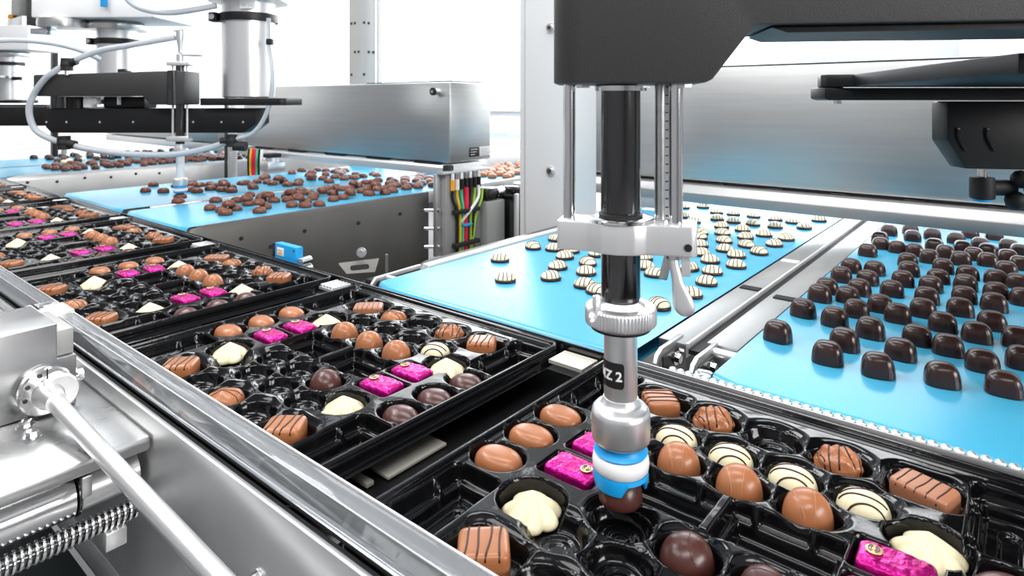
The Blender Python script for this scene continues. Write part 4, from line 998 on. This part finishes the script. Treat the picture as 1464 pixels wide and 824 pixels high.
DK = [(-.133, .794), (-.184, .796), (-.076, .811), (-.025, .826), (-.249, .83), (-.178, .852), (-.121, .863), (-.045, .884), (-.079, .914), (-.161, .916), (-.01, .92), (-.112, .928), (-.206, .933), (-.249, .946), (-.055, .985), (-.191, .992), (-.015, .995), (-.092, 1.003), (-.143, 1.004), (-.248, 1.033), (-.169, 1.037), (-.042, 1.05), (-.119, 1.051), (-.214, 1.054), (-.249, 1.083), (-.079, 1.09), (-.208, 1.105), (-.122, 1.124), (-.168, 1.131), (-.043, 1.145), (-.079, 1.164), (-.246, 1.166), (-.209, 1.177), (-.124, 1.196), (-.011, 1.203), (-.163, 1.203), (-.043, 1.22), (-.082, 1.239), (-.246, 1.242), (-.211, 1.25), (-.12, 1.259), (-.164, 1.28), (-.018, 1.306), (-.046, 1.314), (-.084, 1.317), (-.12, 1.337), (-.175, 1.354), (-.246, 1.391), (-.034, 1.396), (-.147, 1.405), (-.1, 1.422), (-.062, 1.446), (-.016, 1.45), (-.176, 1.451), (-.206, 1.461), (-.128, 1.472), (-.237, 1.476), (-.084, 1.483), (-.034, 1.5), (-.151, 1.532), (-.248, 1.535), (-.105, 1.544), (-.065, 1.547), (-.017, 1.581), (-.197, 1.602), (-.08, 1.607), (-.035, 1.626), (-.122, 1.632), (-.246, 1.635), (-.166, 1.65), (-.211, 1.682), (-.103, 1.718), (-.061, 1.729)]
DK = [(x+.0065, y-.004) for x, y in DK]
def rib(v, t_):
    k = 1+.006*math.cos(t_*22)*(1 if v.z < .016 else .2); tp = 1-.06*(v.z/.0225); return Vector((v.x*k*tp, v.y*k*tp, v.z))
KIND['praline'] = ('dark_praline', to_mesh(super_dome(.0168, .0145, .0235, 2.8, 3.1, 88, 12, base=.98, undercut=.05, f=rib), 'dark_praline', M['praline']), [])
for i, row in enumerate(rows(DK, 6)):
    for j, (x, y) in enumerate(row):
        inst('praline', (x, y, .0003), .05+rnd.uniform(-.25, .25), 'dark praline on the right belt, %s from left, %s band from the front' % (ORD[j], ORD[i]), 'praline', 'dark pralines on the right belt', (1, 1, rnd.uniform(.94, 1.05)))
MD = [(-1.64, .814), (-1.938, .821), (-1.749, .826), (-1.695, .831), (-2.258, .853), (-1.686, .864), (-2.197, .884), (-1.6, .888), (-1.869, .899), (-2.389, .928), (-1.739, .93), (-1.65, .933), (-1.819, .939), (-2.111, .954), (-2.167, .955), (-1.618, .995), (-1.787, .996), (-1.735, 1.008), (-2.137, 1.01), (-1.860, 1.052), (-1.641, 1.054), (-2.097, 1.063), (-1.785, 1.079), (-1.74, 1.082), (-2.054, 1.117), (-1.618, 1.133), (-1.732, 1.142), (-1.878, 1.182), (-2.187, 1.204), (-1.722, 1.205), (-2.095, 1.212), (-1.672, 1.235), (-2.111, 1.266), (-1.622, 1.27), (-2.266, 1.271), (-2.075, 1.305), (-1.832, 1.295), (-2.175, 1.296), (-2.232, 1.315), (-1.777, 1.308), (-1.603, 1.319), (-1.713, 1.329), (-1.802, 1.364), (-2.116, 1.383), (-1.685, 1.383), (-2.081, 1.412), (-1.774, 1.42), (-1.635, 1.437), (-2.353, 1.448), (-1.709, 1.46), (-2.088, 1.471), (-1.879, 1.514), (-1.659, 1.514), (-2.4, 1.524), (-1.801, 1.525), (-1.621, 1.545), (-2.184, 1.558), (-2.101, 1.58), (-2.321, 1.589), (-1.847, 1.618), (-1.79, 1.633)]
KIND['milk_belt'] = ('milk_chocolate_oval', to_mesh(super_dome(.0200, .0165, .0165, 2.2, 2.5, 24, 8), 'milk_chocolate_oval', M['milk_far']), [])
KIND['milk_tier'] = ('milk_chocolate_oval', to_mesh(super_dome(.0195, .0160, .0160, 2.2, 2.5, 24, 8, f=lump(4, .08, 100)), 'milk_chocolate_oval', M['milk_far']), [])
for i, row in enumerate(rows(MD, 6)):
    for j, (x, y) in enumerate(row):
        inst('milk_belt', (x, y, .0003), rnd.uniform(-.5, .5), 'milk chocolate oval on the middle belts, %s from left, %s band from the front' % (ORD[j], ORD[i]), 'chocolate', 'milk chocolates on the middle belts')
inst('milk_belt', (-1.971, .841, .0085), .3, 'milk chocolate held under the white-tipped gripper of the second robot', 'chocolate', 'milk chocolates on the middle belts')
# extra pieces leaning on others in the far clumps (nothing tells them apart)
rr = random.Random(11); P_ = []
def scatter(n, x0, x1, y0, y1, label, group, key='milk_belt', used=None, dmin=.034, mt=None, sc=1):
    pts = list(used or []); c = 0; tries = 0
    while c < n and tries < 6000:
        tries += 1; x = rr.uniform(x0, x1); y = rr.uniform(y0, y1)
        if all((x-a)**2+(y-b)**2 > dmin*dmin for a, b in pts):
            pts.append((x, y)); c += 1
            inst(key, (x, y, .0003), rr.uniform(-.6, .6), label, 'chocolate', group, (sc, sc, sc), parts=False)
    return pts
scatter(34, -1.88, -1.57, 1.0, 1.70, 'milk chocolate oval in the crowded far part of the right middle belt', 'crowded milk chocolates, right middle belt', used=MD)
scatter(30, -2.38, -1.98, 1.0, 1.70, 'milk chocolate oval in the crowded far part of the left middle belt', 'crowded milk chocolates, left middle belt', used=MD)
for (x, y) in [(-1.69, .848), (-1.745, .928), (-1.645, .910), (-1.80, .968), (-1.757, 1.002), (-1.638, 1.030), (-1.762, 1.080), (-1.729, 1.17), (-1.625, 1.20), (-1.695, 1.22), (-1.61, 1.295), (-1.79, 1.335), (-1.695, 1.355), (-1.76, 1.395), (-2.14, .975), (-2.10, 1.04), (-2.075, 1.09), (-2.185, .92), (-2.103, 1.24), (-2.08, 1.36)]:
    inst('milk_tier', (x, y, .0145), rr.uniform(-.6, .6), 'milk chocolate oval lying on top of two others on the middle belts', 'chocolate', 'upper milk chocolates on the middle belts', parts=False)
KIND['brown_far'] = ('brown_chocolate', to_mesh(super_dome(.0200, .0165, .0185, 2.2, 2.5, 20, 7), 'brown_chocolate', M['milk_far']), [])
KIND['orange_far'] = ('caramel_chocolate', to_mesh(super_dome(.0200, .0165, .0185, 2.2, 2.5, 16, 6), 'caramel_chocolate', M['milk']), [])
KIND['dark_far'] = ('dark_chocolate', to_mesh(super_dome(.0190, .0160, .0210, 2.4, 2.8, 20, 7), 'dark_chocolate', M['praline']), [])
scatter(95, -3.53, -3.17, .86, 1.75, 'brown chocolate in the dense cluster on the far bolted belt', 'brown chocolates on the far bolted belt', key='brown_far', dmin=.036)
scatter(50, -4.03, -3.63, .95, 1.8, 'dark chocolate on the farthest belt at the left edge', 'dark chocolates on the farthest belt', key='dark_far', dmin=.05)
scatter(22, -4.03, -3.63, .98, 1.75, 'white coated chocolate on the farthest belt at the left edge', 'white chocolates on the farthest belt', key='white_belt', dmin=.05)
scatter(150, -1.89, -1.56, 1.85, 2.9, 'orange-brown chocolate beyond the cover box, left of the pillar', 'chocolates beyond the cover box', key='orange_far', dmin=.036)
t = thing('guard_rail', 'low white guard rail above the distant brown chocolates', 'rail', (-1.9, 2.4, 0))
MB().box(-1.935, -1.915, 1.75, 4.6, .003, .055, .003).out('rail', M['white'], t)
MB().box(-2.2, -2.0, 3.0, 3.25, .0, .12, .004).out('sensor_box', M['mid_grey'], t)
